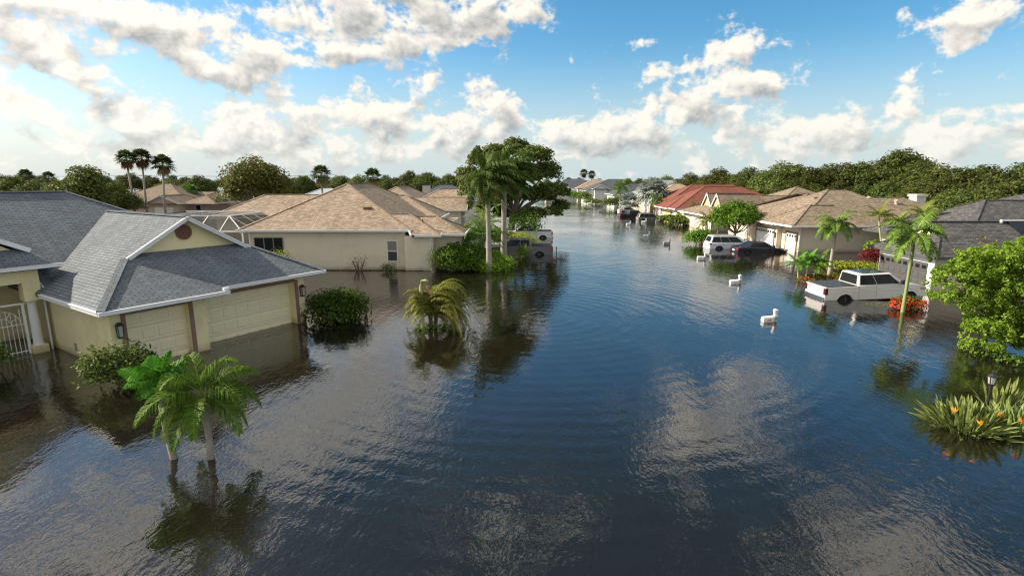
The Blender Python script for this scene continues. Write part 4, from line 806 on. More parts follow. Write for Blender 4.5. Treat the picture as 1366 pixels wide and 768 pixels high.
    for s_ in (-1, 1):
        t = MB(); yy = sorted((s_ * (hw - .20), s_ * (hw + .012))); t.box(-.02, yy[0], tail[0], .16, yy[1], tail[1]); t.build('tail_lamp', lamp, p, bevel=.015)
        zz = prof[-1][1]; t = MB(); yy = sorted((s_ * (hw - .34), s_ * (hw + .008))); t.box(L - .26, yy[0], zz - .02, L + .02, yy[1], zz + .17); hl = t.build('headlight', 'clear', p, bevel=.02)
        t = MB(); yy = sorted((s_ * (hw - .05), s_ * (hw + .014))); t.box(L - .36, yy[0], zz + .02, L - .27, yy[1], zz + .14); t.build('marker_lamp', 'amber', hl)
        t = MB(); mx_ = x1 - .38; yy = sorted((s_ * (y + .02), s_ * (hw + .22))); t.box(mx_, yy[0], z0 + .04, mx_ + .12, yy[1], z0 + .09); yy = sorted((s_ * (hw + .04), s_ * (hw + .24))); t.box(mx_ - .02, yy[0], z0 + .04, mx_ + .13, yy[1], z0 + .28); t.build('side_mirror', paint if bed is None else 'black', p, bevel=.03)
        for dx in door_lines:
            t = MB(); yy = sorted((s_ * hw, s_ * (hw + .003))); t.box(dx - .006, yy[0], bottom + .06, dx + .006, yy[1], z0 - .04); t.build('door_seam', 'black', p)
            t = MB(); yy = sorted((s_ * (hw + .004), s_ * (hw + .045))); t.box(dx + .10, yy[0], z0 - .17, dx + .32, yy[1], z0 - .12); t.build('door_handle', paint, p, bevel=.01)
    t = MB(); t.box(-.10, -hw + .03, bottom + .02, .06, hw - .03, bottom + .24); t.build('rear_bumper', 'chrome' if bed else paint, p, bevel=.03)
    t = MB(); t.box(L - .08, -hw + .02, bottom, L + .10, hw - .02, bottom + .26); t.build('front_bumper', 'chrome' if bed else paint, p, bevel=.03)
    t = MB(); t.box(L - .1, -hw + .36, prof[-1][1] - .12, L + .015, hw - .36, prof[-1][1] + .15); t.build('grille', 'black', p)
    t = MB(); t.box(-.035, -.26, tail[0] - .12, -.015 + .04, .26, tail[0] + .02); t.build('number_plate', 'plate', p) if bed is None else None
    if bed:
        for s_ in (-1, 1):
            t = MB(); yy = sorted((s_ * (hw - .02), s_ * (hw + .014))); t.box(.2, yy[0], 1.06, L - .5, yy[1], 1.10); t.build('body_moulding', paint, p, bevel=.012)
        bx0, bx1, bz = bed; t = MB()
        if cover: t.box(bx0, -hw + .06, bz + .004, bx1, hw - .06, bz + .05); t.build('bed_cover', cover, p, bevel=.012)
        else:
            t.box(bx0, -hw + .11, bz + .003, bx1, hw - .11, bz + .012); t.build('bed_liner', 'black', p)
            for s_ in (-1, 1):
                t = MB(); yy = sorted((s_ * (hw - .10), s_ * (hw - .01))); t.box(bx0, yy[0], bz + .003, bx1, yy[1], bz + .05); t.build('bed_rail', 'black', p)
        t = MB(); t.box(-.012, -hw + .24, bz - .12, .03, hw - .24, bz - .06); t.build('tailgate_handle', paint, p)
    if sunroof: t = MB(); t.box(X0 + .35, -Y + .13, z1 + .002, X1 - .12, Y - .13, z1 + .014); t.build('sunroof', 'glass', p)
    if roof_rack:
        for s_ in (-1, 1):
            t = MB(); t.bar((X0 + .2, s_ * (Y - .08), z1 + .05), (X1 - .2, s_ * (Y - .08), z1 + .05), .04, .04); t.build('roof_rail', 'alloy', p)
    return p
def pickup(name, label, loc, rot, paint, z, L=6.3, W=2.02, wr=.42, cover=None, sunroof=False, group=None, lamp='red_lamp'):
    k = L / 6.3; bz = 1.36
    prof = [(0, .62), (-.02, .80), (0, bz - .03), (.03, bz), (2.0 * k, bz), (2.02 * k, bz + .02), (4.7 * k, bz + .02), (4.95 * k, bz), (5.95 * k, bz - .10), (6.18 * k, bz - .2), (6.27 * k, .98)]
    return vehicle(name, label, 'pickup', loc, rot, paint, L, W, prof, (1.25 * k, 5.3 * k), (2.05 * k, 5.0 * k, W / 2 - .05, bz, 2.14 * k, 4.15 * k, W / 2 - .20, 2.04), .56, wr,
                   ((.045, .40, .09, .91), (.415, .90, .09, .91)), z, (.92, 1.32), (.10, 1.98 * k, bz), False, sunroof, cover, (.08, .92, .10, .90), group, lamp, 0, (2.10 * k, 3.18 * k))
def sedan(name, label, loc, rot, paint, z, cat='car', L=4.7):
    k = L / 4.7
    prof = [(.0, .5), (-.02, .78), (.06, .98), (.85, 1.03), (1.2, 1.0), (3.35, .97), (3.7, .93), (4.45, .76), (4.66, .62)]
    return vehicle(name, label, cat, loc, rot, paint, L, 1.82, [(a * k, b_) for a, b_ in prof], (.95 * k, 3.75 * k), (.62 * k, 3.62 * k, .84, .93, 1.35 * k, 2.72 * k, .60, 1.47), .24, .33,
                   ((.16, .53, .10, .88), (.545, .88, .10, .88)), z, (.72, .93), door_lines=(1.5 * k, 2.45 * k), sunroof=False)
def minivan(name, label, loc, rot, paint, z, L=5.0, h=1.78, W=1.95, cat='minivan', rack=True):
    k = L / 5.0
    prof = [(.0, .5), (-.03, .85), (.02, 1.08), (.1, 1.10), (3.7, 1.08), (4.1, 1.04), (4.75, .86), (4.95, .66)]
    return vehicle(name, label, cat, loc, rot, paint, L, W, [(a * k, b_) for a, b_ in prof], (1.0 * k, 4.05 * k), (.06 * k, 4.1 * k, W / 2 - .06, 1.06, .32 * k, 2.95 * k, W / 2 - .22, h), .28, .36,
                   ((.035, .285, .10, .88), (.295, .545, .10, .88), (.555, .88, .10, .88)), z, (.86, 1.08), None, rack, door_lines=(1.4 * k, 2.55 * k))

t = pickup('pickup_truck', 'white crew cab pickup with black bed cover in front of the grey garage door', (18.55, 31.9), R(2), 'car_white', -.61, 6.1, cover='vinyl', sunroof=True, lamp='dark_lamp'); t.rotation_euler[1] = R(-2.4)
pickup('pickup_truck', 'dark grey pickup with open bed parked behind the sago palm', (3.9, 51.6), R(180), 'car_grey', -.58, 6.4)
pickup('pickup_truck', 'silver pickup farther back under the big oak', (5.0, 66.6), R(180), 'car_silver', -.56, 6.0)
minivan('minivan', 'pale blue white minivan with roof rails beside the navy sedan', (20.5, 56.0), R(0), 'car_blue', -.47, 4.9)
sedan('sedan', 'navy blue sedan nosing toward the white garage doors', (22.1, 52.9), R(1), 'car_navy', -.47, L=4.95)
minivan('sport_utility', 'dark grey sport utility sunk to its windows near the red roofed house', (22.3, 95.6), R(2), 'car_dusk', -.55, 4.6, 1.75, cat='car')
pickup('pickup_truck', 'black pickup far down the street between white hatchback and dark sport utility', (20.6, 103.8), R(4), 'car_black', -.8, 5.6)
sedan('hatchback', 'white silver hatchback farthest of the cars along the right kerb', (24.0, 121.5), R(3), 'car_blue', -.45, L=4.4)

# ================================================================== MAILBOXES AND LAMPS
def mailbox(loc, rot, label, box_side=1, flag=True, sc_=1.0, name='mailbox', dark=False):
    p = thing(name, label, 'mailbox', (loc[0], loc[1], 0), rot, 'mailboxes along the flooded right kerb'); c = 'bronze' if dark else 'white'
    b = MB(); b.box(-.07, -.07, -.85, .07, .07, .66); b.box(-.095, -.095, .60, .095, .095, .67); b.solid([(-.095, -.095, .67), (.095, -.095, .67), (.095, .095, .67), (-.095, .095, .67), (0, 0, .74)], [(0, 1, 4), (1, 2, 4), (2, 3, 4), (3, 0, 4), (3, 2, 1, 0)])
    b.box(-.10, -.10, .28, .10, .10, .33); b.build('post', c, p)
    b = MB(); x0, x1 = -.75, -.15; w_ = .145
    for i in range(1): pass
    sec = [(-w_, -.04), (w_, -.04), (w_, .20)] + [(w_ * math.cos(t), .20 + w_ * math.sin(t)) for t in np.linspace(.2, math.pi - .2, 7)] + [(-w_, .20)]
    n = len(sec); v = [(x, y, z) for x in (x0, x1) for y, z in sec]; b.solid(v, [tuple(range(n))[::-1], tuple(range(n, 2 * n))] + [(i, (i + 1) % n, (i + 1) % n + n, i + n) for i in range(n)])
    b.build('letter_box', c, p, bevel=.012)
    b = MB(); b.box(-.7, -.05, -.12, .0, .05, -.042); b.build('bracket', c, p); b = MB(); b.box(-.05, -.082, .06, .05, -.072, .26); b.build('post_patch', 'bronze', p)  # small dark patch low on the front of the post
    if flag: b = MB(); b.box(-.52, -.17, .13, -.32, -.149, .17).box(-.36, -.17, .17, -.32, -.149, .20); b.build('flag', 'red_lamp', p)
    sc_ *= random.uniform(.88, 1.04); p.scale = (sc_, sc_, sc_ * random.uniform(.92, 1.08)); p.rotation_euler = (R(random.uniform(-3, 3)), R(random.uniform(-4, 4)), rot + R(random.uniform(-6, 10)))
    return p
for px, py, rz, lab, dk in ((1034, 428, 5, 'white mailbox nearest to the camera with a red flag, in open water', 0), (987, 378, 3, 'white mailbox in front of the navy sedan, second nearest', 0), (940, 346, 4, 'white mailbox left of the minivan with red flag', 0), (893, 326, 2, 'greyish mailbox standing near the cream garage reflection', 1),  # last value of each entry picks the darker bronze paint
                            (866, 316, 0, 'small white mailbox well beyond the greyish one', 0), (841, 300, 0, 'small white mailbox beside the black pickup tailgate', 0)):
    q = at(px, py); mailbox(q, R(rz), lab, dark=bool(dk), flag=not dk)
for px, py, lab in ((862, 297, 'far white mailbox post in front of the dark sport utility'), (880, 296, 'far grey mailbox post at the nose of the dark sport utility')):
    mailbox(at(px, py), R(0), lab, flag=False, dark='grey' in lab)
mailbox(at(803, 283), 0, 'dark tiny mailbox in open water toward the street end', dark=True, flag=False, sc_=1.1); mailbox(at(789, 273), 0, 'pale tiny mailbox farthest away before the white gabled house', flag=False, sc_=1.5)

def lamp_post(name, label, loc, h, head=1.0):
    p = thing(name, label, 'lamp post', (loc[0], loc[1], 0)); b = MB()
    b.lathe([(.05, -.85), (.05, .1), (.036, .14), (.034, h - .4 * head), (.06, h - .38 * head), (.05, h - .34 * head)], n=14); b.build('post', 'black', p, smooth=False)
    s = head; z = h - .34 * s; b = MB(); b.lathe([(.07 * s, z), (.085 * s, z + .03 * s), (.085 * s, z + .045 * s), (.06 * s, z + .05 * s)], n=8); b.lathe([(.115 * s, z + .24 * s), (.12 * s, z + .26 * s), (.05 * s, z + .32 * s), (.02 * s, z + .34 * s), (.03 * s, z + .37 * s), (.004, z + .40 * s)], n=8)
    for a in range(4):
        t = a * math.pi / 2 + .4; b.bar((.075 * s * math.cos(t), .075 * s * math.sin(t), z + .04 * s), (.105 * s * math.cos(t), .105 * s * math.sin(t), z + .25 * s), .014, .014)
    hd = b.build('lantern', 'black', p); b = MB(); b.lathe([(.068 * s, z + .045 * s), (.098 * s, z + .245 * s)], n=8); b.build('lamp_glass', 'clear', hd); return p
lamp_post('garden_lamp', 'black garden lamp post between the two clumps of blade leaves', at(1315, 552), 1.32, 1.15)
lamp_post('garden_lamp', 'thin dark lamp post standing in water behind the tailgate of the grey pickup', (3.95, 47.2), 1.15, .75)
p = thing('utility_pole', 'dark bare utility pole rising behind the brown roof ridge', 'utility pole', (-44.5, 140, 0)); b = MB(); b.tube([(0, 0, -.8), (0, 0, 7.9)], [.16, .12], 10); b.build('pole', 'bark', p); b = MB(); b.box(-.9, -.06, 7.3, .9, .06, 7.42); b.build('crossarm', 'bark', p)

# ================================================================== PLANTS
XM = dict(m='f_xmas', ll=.5, lw=.03, droop=1.3, nl=72, hang=1.1, fwd=.9)
q = at(278, 612); feather_palm('christmas_palm', 'young palm with thick drooping dark fronds in the open water, right of the pair', q, (q.x - .02, q.y + .1, 1.42), .085, 18, 1.7, bend=(.06, 0, 0), shaft=.3, els=(-.3, 1.35), seed=3, **XM)
q = at(242, 613); feather_palm('christmas_palm', 'leaning young palm with thinner lighter crown, left of the pair', q, (q.x - .48, q.y + .25, 1.72), .08, 12, .88, bend=(-.1, 0, 0), shaft=.25, els=(.1, 1.35), seed=5, **{**XM, 'droop': .8, 'll': .45, 'hang': .6})
WIND = (.20, -.02, -.02)
a = at(653, 362); feather_palm('royal_palm', 'tall royal palm with brown collar under its crown, left of the pair', a, (a.x - .1, a.y, 6.2), .19, 22, 2.8, 'f_royal', None, .85, .075, .48, 60, (.40, 0, .02), .9, (-.5, 1.4), .6, 6, seed=11)
a = at(672, 346); feather_palm('royal_palm', 'tall royal palm with full windswept crown, right of the pair', a, (a.x + .05, a.y, 6.4), .24, 28, 3.5, 'f_royal', None, 1.0, .085, .46, 66, (.46, 0, .02), 1.0, (-.45, 1.4), .6, 0, seed=12)
# palms along the right
a = at(1106, 366); feather_palm('feather_palm', 'single stemmed palm with drooping fronds in front of the cream house wall', a, (a.x + .1, a.y, 3.4), .13, 15, 1.8, 'f_queen', None, .52, .06, 1.15, 50, (.03, 0, 0), .35, (-.3, 1.3), .5, 0, seed=21)
a = at(1204, 416); feather_palm('feather_palm', 'slender palm with loose crown rising from the red flowers beside the white pickup', a, (a.x + .05, a.y, 3.5), .085, 14, 1.9, 'f_queen', None, .58, .06, 1.15, 50, (0, 0, 0), .7, (-.35, 1.25), .5, 0, 'green_stem', seed=23)
a = at(1190, 362); feather_palm('areca_palm', 'yellow green clumping palm behind the charcoal roof gable', (31.5, 44.5, 0), (31.5, 44.5, 3.2), .07, 11, 1.6, 'f_areca', None, .46, .05, .8, 34, (0, 0, 0), .3, (.1, 1.35), .4, 0, 'pale_stem', seed=25,
             trunks=[(0, 0, (-1.0, .1, 3.7), .07), (.5, .2, (.6, .1, 3.0), .07), (.3, -.3, (2.3, -.3, 3.9), .07)])
a = at(1077, 374); feather_palm('areca_palm', 'low cluster palm with green fronds left of the white pickup bed', a, (a.x, a.y, 1.2), .06, 9, 1.05, 'f_xmas', None, .34, .05, 1.0, 26, (0, 0, 0), .15, (-.1, 1.3), .5, 0, 'pale_stem', seed=27,
             trunks=[(-.5, 0, (-.8, 0, 1.0), .06), (-.1, .1, (0, .1, 1.35), .06), (.3, 0, (.7, 0, 1.15), .06), (.1, -.2, (.35, -.3, .9), .05)])
feather_palm('date_palm', 'arching green palm in front of the garage of the beige house', (-2.6, 45.6, 0), (-2.4, 45.6, 2.3), .13, 17, 2.3, 'f_royal', None, .5, .06, .6, 36, (.05, 0, 0), .1, (-.2, 1.3), .4, 3, seed=31)
feather_palm('date_palm', 'second arching palm deeper behind the beige house garage', (-3.0, 50.6, 0), (-2.6, 50.6, 2.9), .13, 14, 2.5, 'f_areca', None, .55, .06, .6, 32, (.05, 0, 0), .1, (0, 1.3), .4, 2, seed=33)
# tall fan palms on the left
fan_palm('fan_palm', 'leftmost of the three tall fan palms standing together', (-63, 90), 11.9, 1.75, nf=30, seed=1, lean=(-.3, 0)); fan_palm('fan_palm', 'middle and tallest of the three tall fan palms', (-62.4, 92), 12.2, 1.85, nf=30, seed=2, lean=(.3, 0)); fan_palm('fan_palm', 'rightmost and lowest of the three tall fan palms', (-60.0, 93), 11.3, 2.0, nf=30, seed=3, lean=(.7, 0))
fan_palm('fan_palm', 'small far fan palm silhouette left of its neighbour above the blue roof', (-107, 120), 9.4, 1.7, seed=4); fan_palm('fan_palm', 'small far fan palm silhouette right of its neighbour above the blue roof', (-102, 120), 8.9, 1.6, seed=5)
fan_palm('fan_palm', 'lone fan palm rising above the left wing of the beige house', (-31.5, 90), 9.5, 1.9, seed=6); fan_palm('fan_palm', 'lone fan palm behind the ridge of the beige house', (-23, 90), 9.0, 1.7, seed=7)
fan_palm('queen_palm', 'twin stemmed small palm left of the gold house', (-71.5, 112), 6.4, 2.2, 'f_royal', seed=8, skirt=False, tr=.12); fan_palm('queen_palm', 'single small palm in front of the gold house', (-66.5, 112), 6.2, 1.9, 'f_royal', seed=9, skirt=False, tr=.12)
fan_palm('fan_palm', 'distant fan palm over the far houses, left one', (34.5, 262), 12.2, 2.3, seed=14); fan_palm('fan_palm', 'distant fan palm over the far houses, right one', (38.3, 262), 11.5, 2.2, seed=15)
fan_palm('silver_palm', 'big silvery blue fan palm on the far right side of the street', (30.2, 117), 7.6, 3.9, 'f_silver', nf=60, seed=16, skirt=False, tr=.28, lean=(.2, 0))
fan_palm('silver_palm', 'smaller silvery palm at the left foot of the big silver palm', (26.4, 121), 4.4, 2.6, 'f_silver', nf=34, seed=17, skirt=False, tr=.2)
feather_palm('feather_palm', 'dark green palm left of the silver palm', (25.6, 128, 0), (25.6, 128, 5.2), .16, 15, 3.0, 'f_royal', None, .8, .12, .6, 24, (0, 0, 0), .3, (-.5, 1.3), .5, 0, seed=35)
feather_palm('feather_palm', 'low palm in front of the pinkish house wall beside the red roof', (29.0, 108, 0), (29, 108, 2.9), .16, 14, 2.3, 'f_royal', None, .7, .1, .7, 22, (0, 0, 0), .2, (-.3, 1.3), .5, 0, seed=36)
feather_palm('feather_palm', 'low palm beside the cream wall under the red roof', (30.2, 88, 0), (30.2, 88, 2.2), .16, 14, 1.9, 'f_royal', None, .6, .09, .7, 22, (0, 0, 0), .2, (-.3, 1.3), .5, 0, seed=37)
feather_palm('date_palm', 'bushy pygmy palm clump in front of the tan garage', (26.4, 70, 0), (26.4, 70, 2.2), .12, 14, 2.0, 'f_areca', None, .5, .08, .85, 28, (0, 0, 0), .1, (-.2, 1.3), .5, 2, seed=38, trunks=[(-.6, 0, (-1.0, 0, 1.7), .11), (.6, .3, (.9, .3, 2.3), .11), (1.6, 0, (2.3, 0, 2.0), .11)])
# sago in front of the grey pickup
def sago():
    p = thing('sago_palm', 'dark green sago palm ball in front of the grey pickup', 'sago palm', (1.0, 48.2, 0)); V = []; random.seed(41)
    for i in range(60):
        el = 1.45 - 1.75 * (i / 60) ** .8; frond((0, 0, .1), i * 2.4, el, 1.5 * random.uniform(.85, 1.05), .55, 26, .2, .035, (0, 0, 0), V, hang=.1, bare=.15, seg=8, fwd=.8)
    np_mesh('fronds', np.array(V), 4, 'f_dark', p); b = MB(); b.tube([(0, 0, -.8), (0, 0, .2)], [.22, .18], 10); b.build('trunk', 'bark', p)
sago()
def weeping():
    o = at(578, 437); p = thing('weeping_shrub', 'drooping yellow green shrub with bare pale stub standing alone in the water', 'shrub', (o.x, o.y, 0)); V = []; VB = []; random.seed(43)
    for i in range(150):
        az = random.uniform(-.7, 1.2) if i % 3 else random.uniform(2.3, 4.2); L_ = random.uniform(1.6, 2.7) if i % 3 else random.uniform(1.0, 1.7)
        frond((random.uniform(-.3, .3), random.uniform(-.4, .4), random.uniform(.5, 1.65)), az, random.uniform(.3, 1.25), L_, random.uniform(1.1, 1.9), 60, .24, .03, (0, 0, 0), VB if i % 11 == 0 else V, hang=.9, bare=.05, seg=10, fwd=.6)
    np_mesh('branches', np.array(V), 4, 'f_weep', p); np_mesh('dead_branches', np.array(VB), 4, 'f_brown', p)
    b = MB(); b.tube([(-.42, -.35, -.8), (-.45, -.35, .8), (-.47, -.35, 2.1), (-.40, -.35, 2.36), (-.24, -.35, 2.40), (-.12, -.36, 2.33)], [.10, .09, .075, .075, .07, .05], 10); b.build('stub', 'pale_stem', p, smooth=True)
    b = MB()
    for i in range(6): a = i * 1.05; b.tube([(.1 * math.cos(a), .1 * math.sin(a), -.8), (.2 * math.cos(a), .25 * math.sin(a), .6), (.28 * math.cos(a), .4 * math.sin(a), 1.5)], [.05, .04, .02], 6)
    b.build('stems', 'bark', p)
    V = []
    for i in range(46): frond((random.uniform(-.95, .8), random.uniform(-.6, .2), -.1), random.uniform(0, 6.28), random.uniform(.3, 1.2), random.uniform(.4, .8), .9, 12, .16, .03, (0, 0, 0), V, hang=.3, seg=6)
    np_mesh('ferns', np.array(V), 4, 'f_ground', p)
weeping()
def blades(name, label, loc, n, L_, spread, seed, flowers=5):
    random.seed(seed); p = thing(name, label, 'plant', (loc[0], loc[1], 0)); V = []; st = MB(); F = []
    for i in range(n):
        az = random.uniform(0, 6.28); tilt = random.uniform(.03, 1.0) ** 1.1; l = L_ * random.uniform(.65, 1.08); r0 = random.uniform(0, spread) ; b0 = Vector((math.cos(az) * r0, math.sin(az) * r0, -.35))
        d = Vector((math.cos(az) * math.sin(tilt), math.sin(az) * math.sin(tilt), math.cos(tilt))); s = d.cross(Vector((0, 0, 1))).normalized(); roll = random.uniform(-.7, .7); u = s.cross(d); s = s * math.cos(roll) + u * math.sin(roll)
        pet = b0 + d * l * .5; st.tube([b0, pet], [.016, .010], 4, cap=False); w0 = l * random.uniform(.034, .058); pts = []; q = pet.copy(); dd = d.copy()
        for k in range(6): pts.append((q.copy(), w0 * (.15, .75, 1.0, .92, .6, .04)[k])); dd = (dd + Vector((0, 0, -.05 - .10 * tilt)) * .6).normalized(); q = q + dd * l * .105
        nn = s.cross(d) * .35
        for k in range(5):
            (a, wa), (c, wc) = pts[k], pts[k + 1]
            V += [tuple(a), tuple(c), tuple(c + (s + nn) * wc), tuple(a + (s + nn) * wa)]; V += [tuple(a), tuple(a - (s - nn) * wa), tuple(c - (s - nn) * wc), tuple(c)]
    for i in range(flowers):
        az = random.uniform(3.4, 6.0); t = random.uniform(.35, .9); d = Vector((math.cos(az) * math.sin(t), math.sin(az) * math.sin(t), math.cos(t))); e = d * L_ * random.uniform(.75, .98) + Vector((math.cos(az), math.sin(az), 0)) * spread * .6 + Vector((0, 0, -.3)); st.tube([(e.x * .2, e.y * .2, -.3), e], [.014, .012], 4)
        for k in range(5):
            a = Vector((random.uniform(-.6, .6), random.uniform(-.6, .6), random.uniform(.2, 1))).normalized() * .17; s = a.cross(Vector((.3, .5, .1))).normalized() * .022; F += [tuple(e), tuple(e + a * .5 + s), tuple(e + a), tuple(e + a * .5 - s)]
    np_mesh('blades', np.array(V), 4, 'f_strel', p); st.build('stalks', 'green_stem', p)
    if F: np_mesh('flowers', np.array(F), 4, 'orange', p)
blades('bird_of_paradise', 'large clump of upright blade leaves with orange flowers at the right edge', at(1287, 570), 330, 1.12, .48, 51, 3); blades('bird_of_paradise', 'smaller blade leaf clump with one orange flower at the right frame edge', at(1356, 572), 150, 1.1, .45, 52, 3)
blades('bird_of_paradise', 'dark blade leaf clump partly behind the garden lamp', at(1335, 545), 70, 1.25, .35, 53, 0)
# hedges and shrubs
o = at(613, 362); shrub('round_hedge', 'rounded glossy green hedge against the garage of the beige house', 'hedge', (o.x - .1, o.y + 1.1), 2.3, 1.6, 2.05, 7500, .20, 'f_hedge', 9, inner=.72, zb=-.6)
shrub('low_hedge', 'low bright green ground hedge around the royal palm trunks', 'hedge', (-1.55, 42.6), 1.95, 1.7, .98, 7000, .15, 'f_ground', 10, inner=.7, zb=-.7)
shrub('low_hedge', 'small low green hedge strip behind the left royal palm', 'hedge', (-2.0, 46.5), 1.3, 1.5, .9, 2200, .15, 'f_ground', 7, inner=.7)
o = at(443, 431); shrub('leafy_bush', 'dark green leafy bush at the right corner of the yellow garage', 'bush', (o.x, o.y + .9), 1.65, 1.25, 1.55, 5200, .17, 'f_dark', 9, inner=.5, zb=-.75)
o = at(163, 512); shrub('leafy_bush', 'airy green bush in front of the single garage door', 'bush', (o.x + .1, o.y - .1), 1.1, .9, 1.5, 2300, .15, 'f_shrub', 8, inner=.35, zb=-.5)
o = at(-6, 498); shrub('leafy_bush', 'bit of green bush at the left frame edge by the gate', 'bush', (o.x, o.y), .75, .7, 1.25, 700, .14, 'f_shrub', 5, inner=.3)
shrub('young_shrub', 'light green young shrub under the sliding door of the beige house', 'shrub', (-18.0, 41.0), 1.2, .7, 1.75, 700, .16, 'f_yellow', 6, inner=.3)
shrub('bare_shrub', 'sparse nearly leafless shrub at the beige wall beside the small window', 'shrub', (-12.0, 41.3), .95, .4, 1.35, 90, .12, 'f_brown', 6, inner=.2, stems=16)
shrub('young_shrub', 'little green shrub under the single window of the beige house', 'shrub', (-9.7, 41.3), .75, .4, .65, 260, .13, 'f_shrub', 5, inner=.3)
shrub('bare_shrub', 'scraggly brown green shrub behind the drooping shrub at the wall corner', 'shrub', (-6.0, 40.6), .9, .6, 2.0, 420, .13, 'f_shrub', 6, inner=.2, stems=14)
shrub('flowering_bush', 'dark bush with red pink blossoms between hedge and grey pickup', 'bush', (-3.1, 44.2), 1.2, 1.0, 1.9, 1500, .17, 'f_dark', 6, inner=.4)
shrub('yellow_bush', 'yellow green bush between the two pickups', 'bush', (.6, 58), 2.8, 1.6, 1.35, 2600, .2, 'f_yellow', 7, inner=.5); shrub('leafy_bush', 'green bush at the foot of the oak beside the silver pickup', 'bush', (-1.6, 58), 2.2, 1.6, 1.9, 1900, .22, 'f_shrub', 7)
shrub('leafy_bush', 'dark green bush under the oak behind the palms', 'bush', (-4.4, 54), 2.4, 1.8, 2.4, 2200, .22, 'f_dark', 7); shrub('leafy_bush', 'green bush right of the oak trunk above the silver pickup', 'bush', (1.6, 67), 3.4, 1.8, 3.0, 2500, .25, 'f_shrub', 8)
def flowers_on(p, lobes, n, size, m='flower'): crown('flowers', lobes, n, size, m, p, .8, .95)
t = shrub('red_flower_bush', 'bright red flowering bush at the base of the slender palm', 'flower bush', (at(1213, 412).x, at(1213, 412).y + .3), 1.05, .7, .68, 900, .12, 'f_shrub', 6, inner=.5, stems=4); t.rotation_euler = (0, 0, 0); flowers_on(t, [(-.5, -.2, .2, .5, .45, .36), (.42, -.25, .16, .52, .45, .34), (0, -.1, .26, .42, .42, .32)], 620, .115)
t = shrub('red_flower_bush', 'orange red flowering bush left of the white pickup bed', 'flower bush', (at(1092, 376).x, at(1092, 376).y + .3), 1.5, .7, .5, 800, .13, 'f_shrub', 7, inner=.5, stems=4); t.rotation_euler = (0, 0, 0); flowers_on(t, [(-.7, -.2, .06, .7, .5, .30), (.7, -.2, .06, .8, .5, .26)], 200, .10)
t = shrub('croton_bush', 'dark red croton bush with a green top at the corner of the charcoal roofed house', 'bush', (30.6, 44.6), 1.5, 1.1, 1.6, 1500, .2, 'f_red', 7, inner=.5); crown('green_top', [(-.4, -.3, 1.35, .8, .7, .6)], 380, .2, 'f_ground', t)
shrub('yellow_bush', 'low yellow green ground cover at the trunk of the palm by the cream house', 'ground plant', (26.5, 41.6), 2.2, .8, .75, 1800, .16, 'f_yellow', 8, inner=.5); shrub('low_plant', 'thin strip of green plants between the cream house and the white pickup', 'ground plant', (29.2, 42.4), 2.0, .5, .5, 900, .14, 'f_ground', 7, inner=.4)
p = thing('agave', 'blue grey agave rosette below the croton bush', 'plant', (30.0, 41.6, 0)); V = []
for i in range(26):
    az = i * 2.4; el = 1.4 - 1.1 * i / 26; d = Vector((math.cos(az) * math.cos(el), math.sin(az) * math.cos(el), math.sin(el))); s = d.cross(Vector((0, 0, 1))).normalized() * .07; V += [(0, 0, -.1), tuple(d * .45 + s), tuple(d * .95), tuple(d * .45 - s)]
np_mesh('rosette', np.array(V), 4, 'f_agave', p); b = MB(); b.tube([(0, 0, -.85), (0, 0, .1)], .08, 6); b.build('stem', 'bark', p)
shrub('leafy_bush', 'green bush left of the minivan', 'bush', (20.6, 58.6), 2.0, 1.6, 1.7, 2600, .22, 'f_hedge', 8); shrub('leafy_bush', 'small green bush at the meter on the cream house wall', 'bush', (38.9, 52.0), .6, .4, .7, 300, .15, 'f_hedge', 5)
for x, y, rx, h, lab in ((27.2, 92, 2.4, 1.1, 'dark hedge mound at the corner of the red roofed house'), (26.8, 84.5, 2.6, 1.3, 'low dark hedge mounds before the tan garage'), (28.6, 87, 2.2, 2.2, 'round green shrub between red roofed house and tan garage'),
                        (25.5, 137, 3.4, 2.6, 'green shrub row below the mint house'), (22.5, 168, 3.5, 3.6, 'yellow based shrub before the white house garage'), (22, 190, 4.2, 3.0, 'clipped round bush before the white gabled house'), (17.5, 198, 5.5, 5.4, 'bright green small tree crown before the far slate roof'), (11.5, 205, 5, 3.4, 'dark shrubs at the left end of the far waterline'), (24, 160, 4.5, 1.4, 'low hedge bed at the far right water edge')):
    shrub('far_shrub', lab, 'shrub', (x, y), rx, rx * .7, h, 1500, .38, 'f_hedge' if 'bright' in lab or 'round' in lab else 'f_shrub', 7)
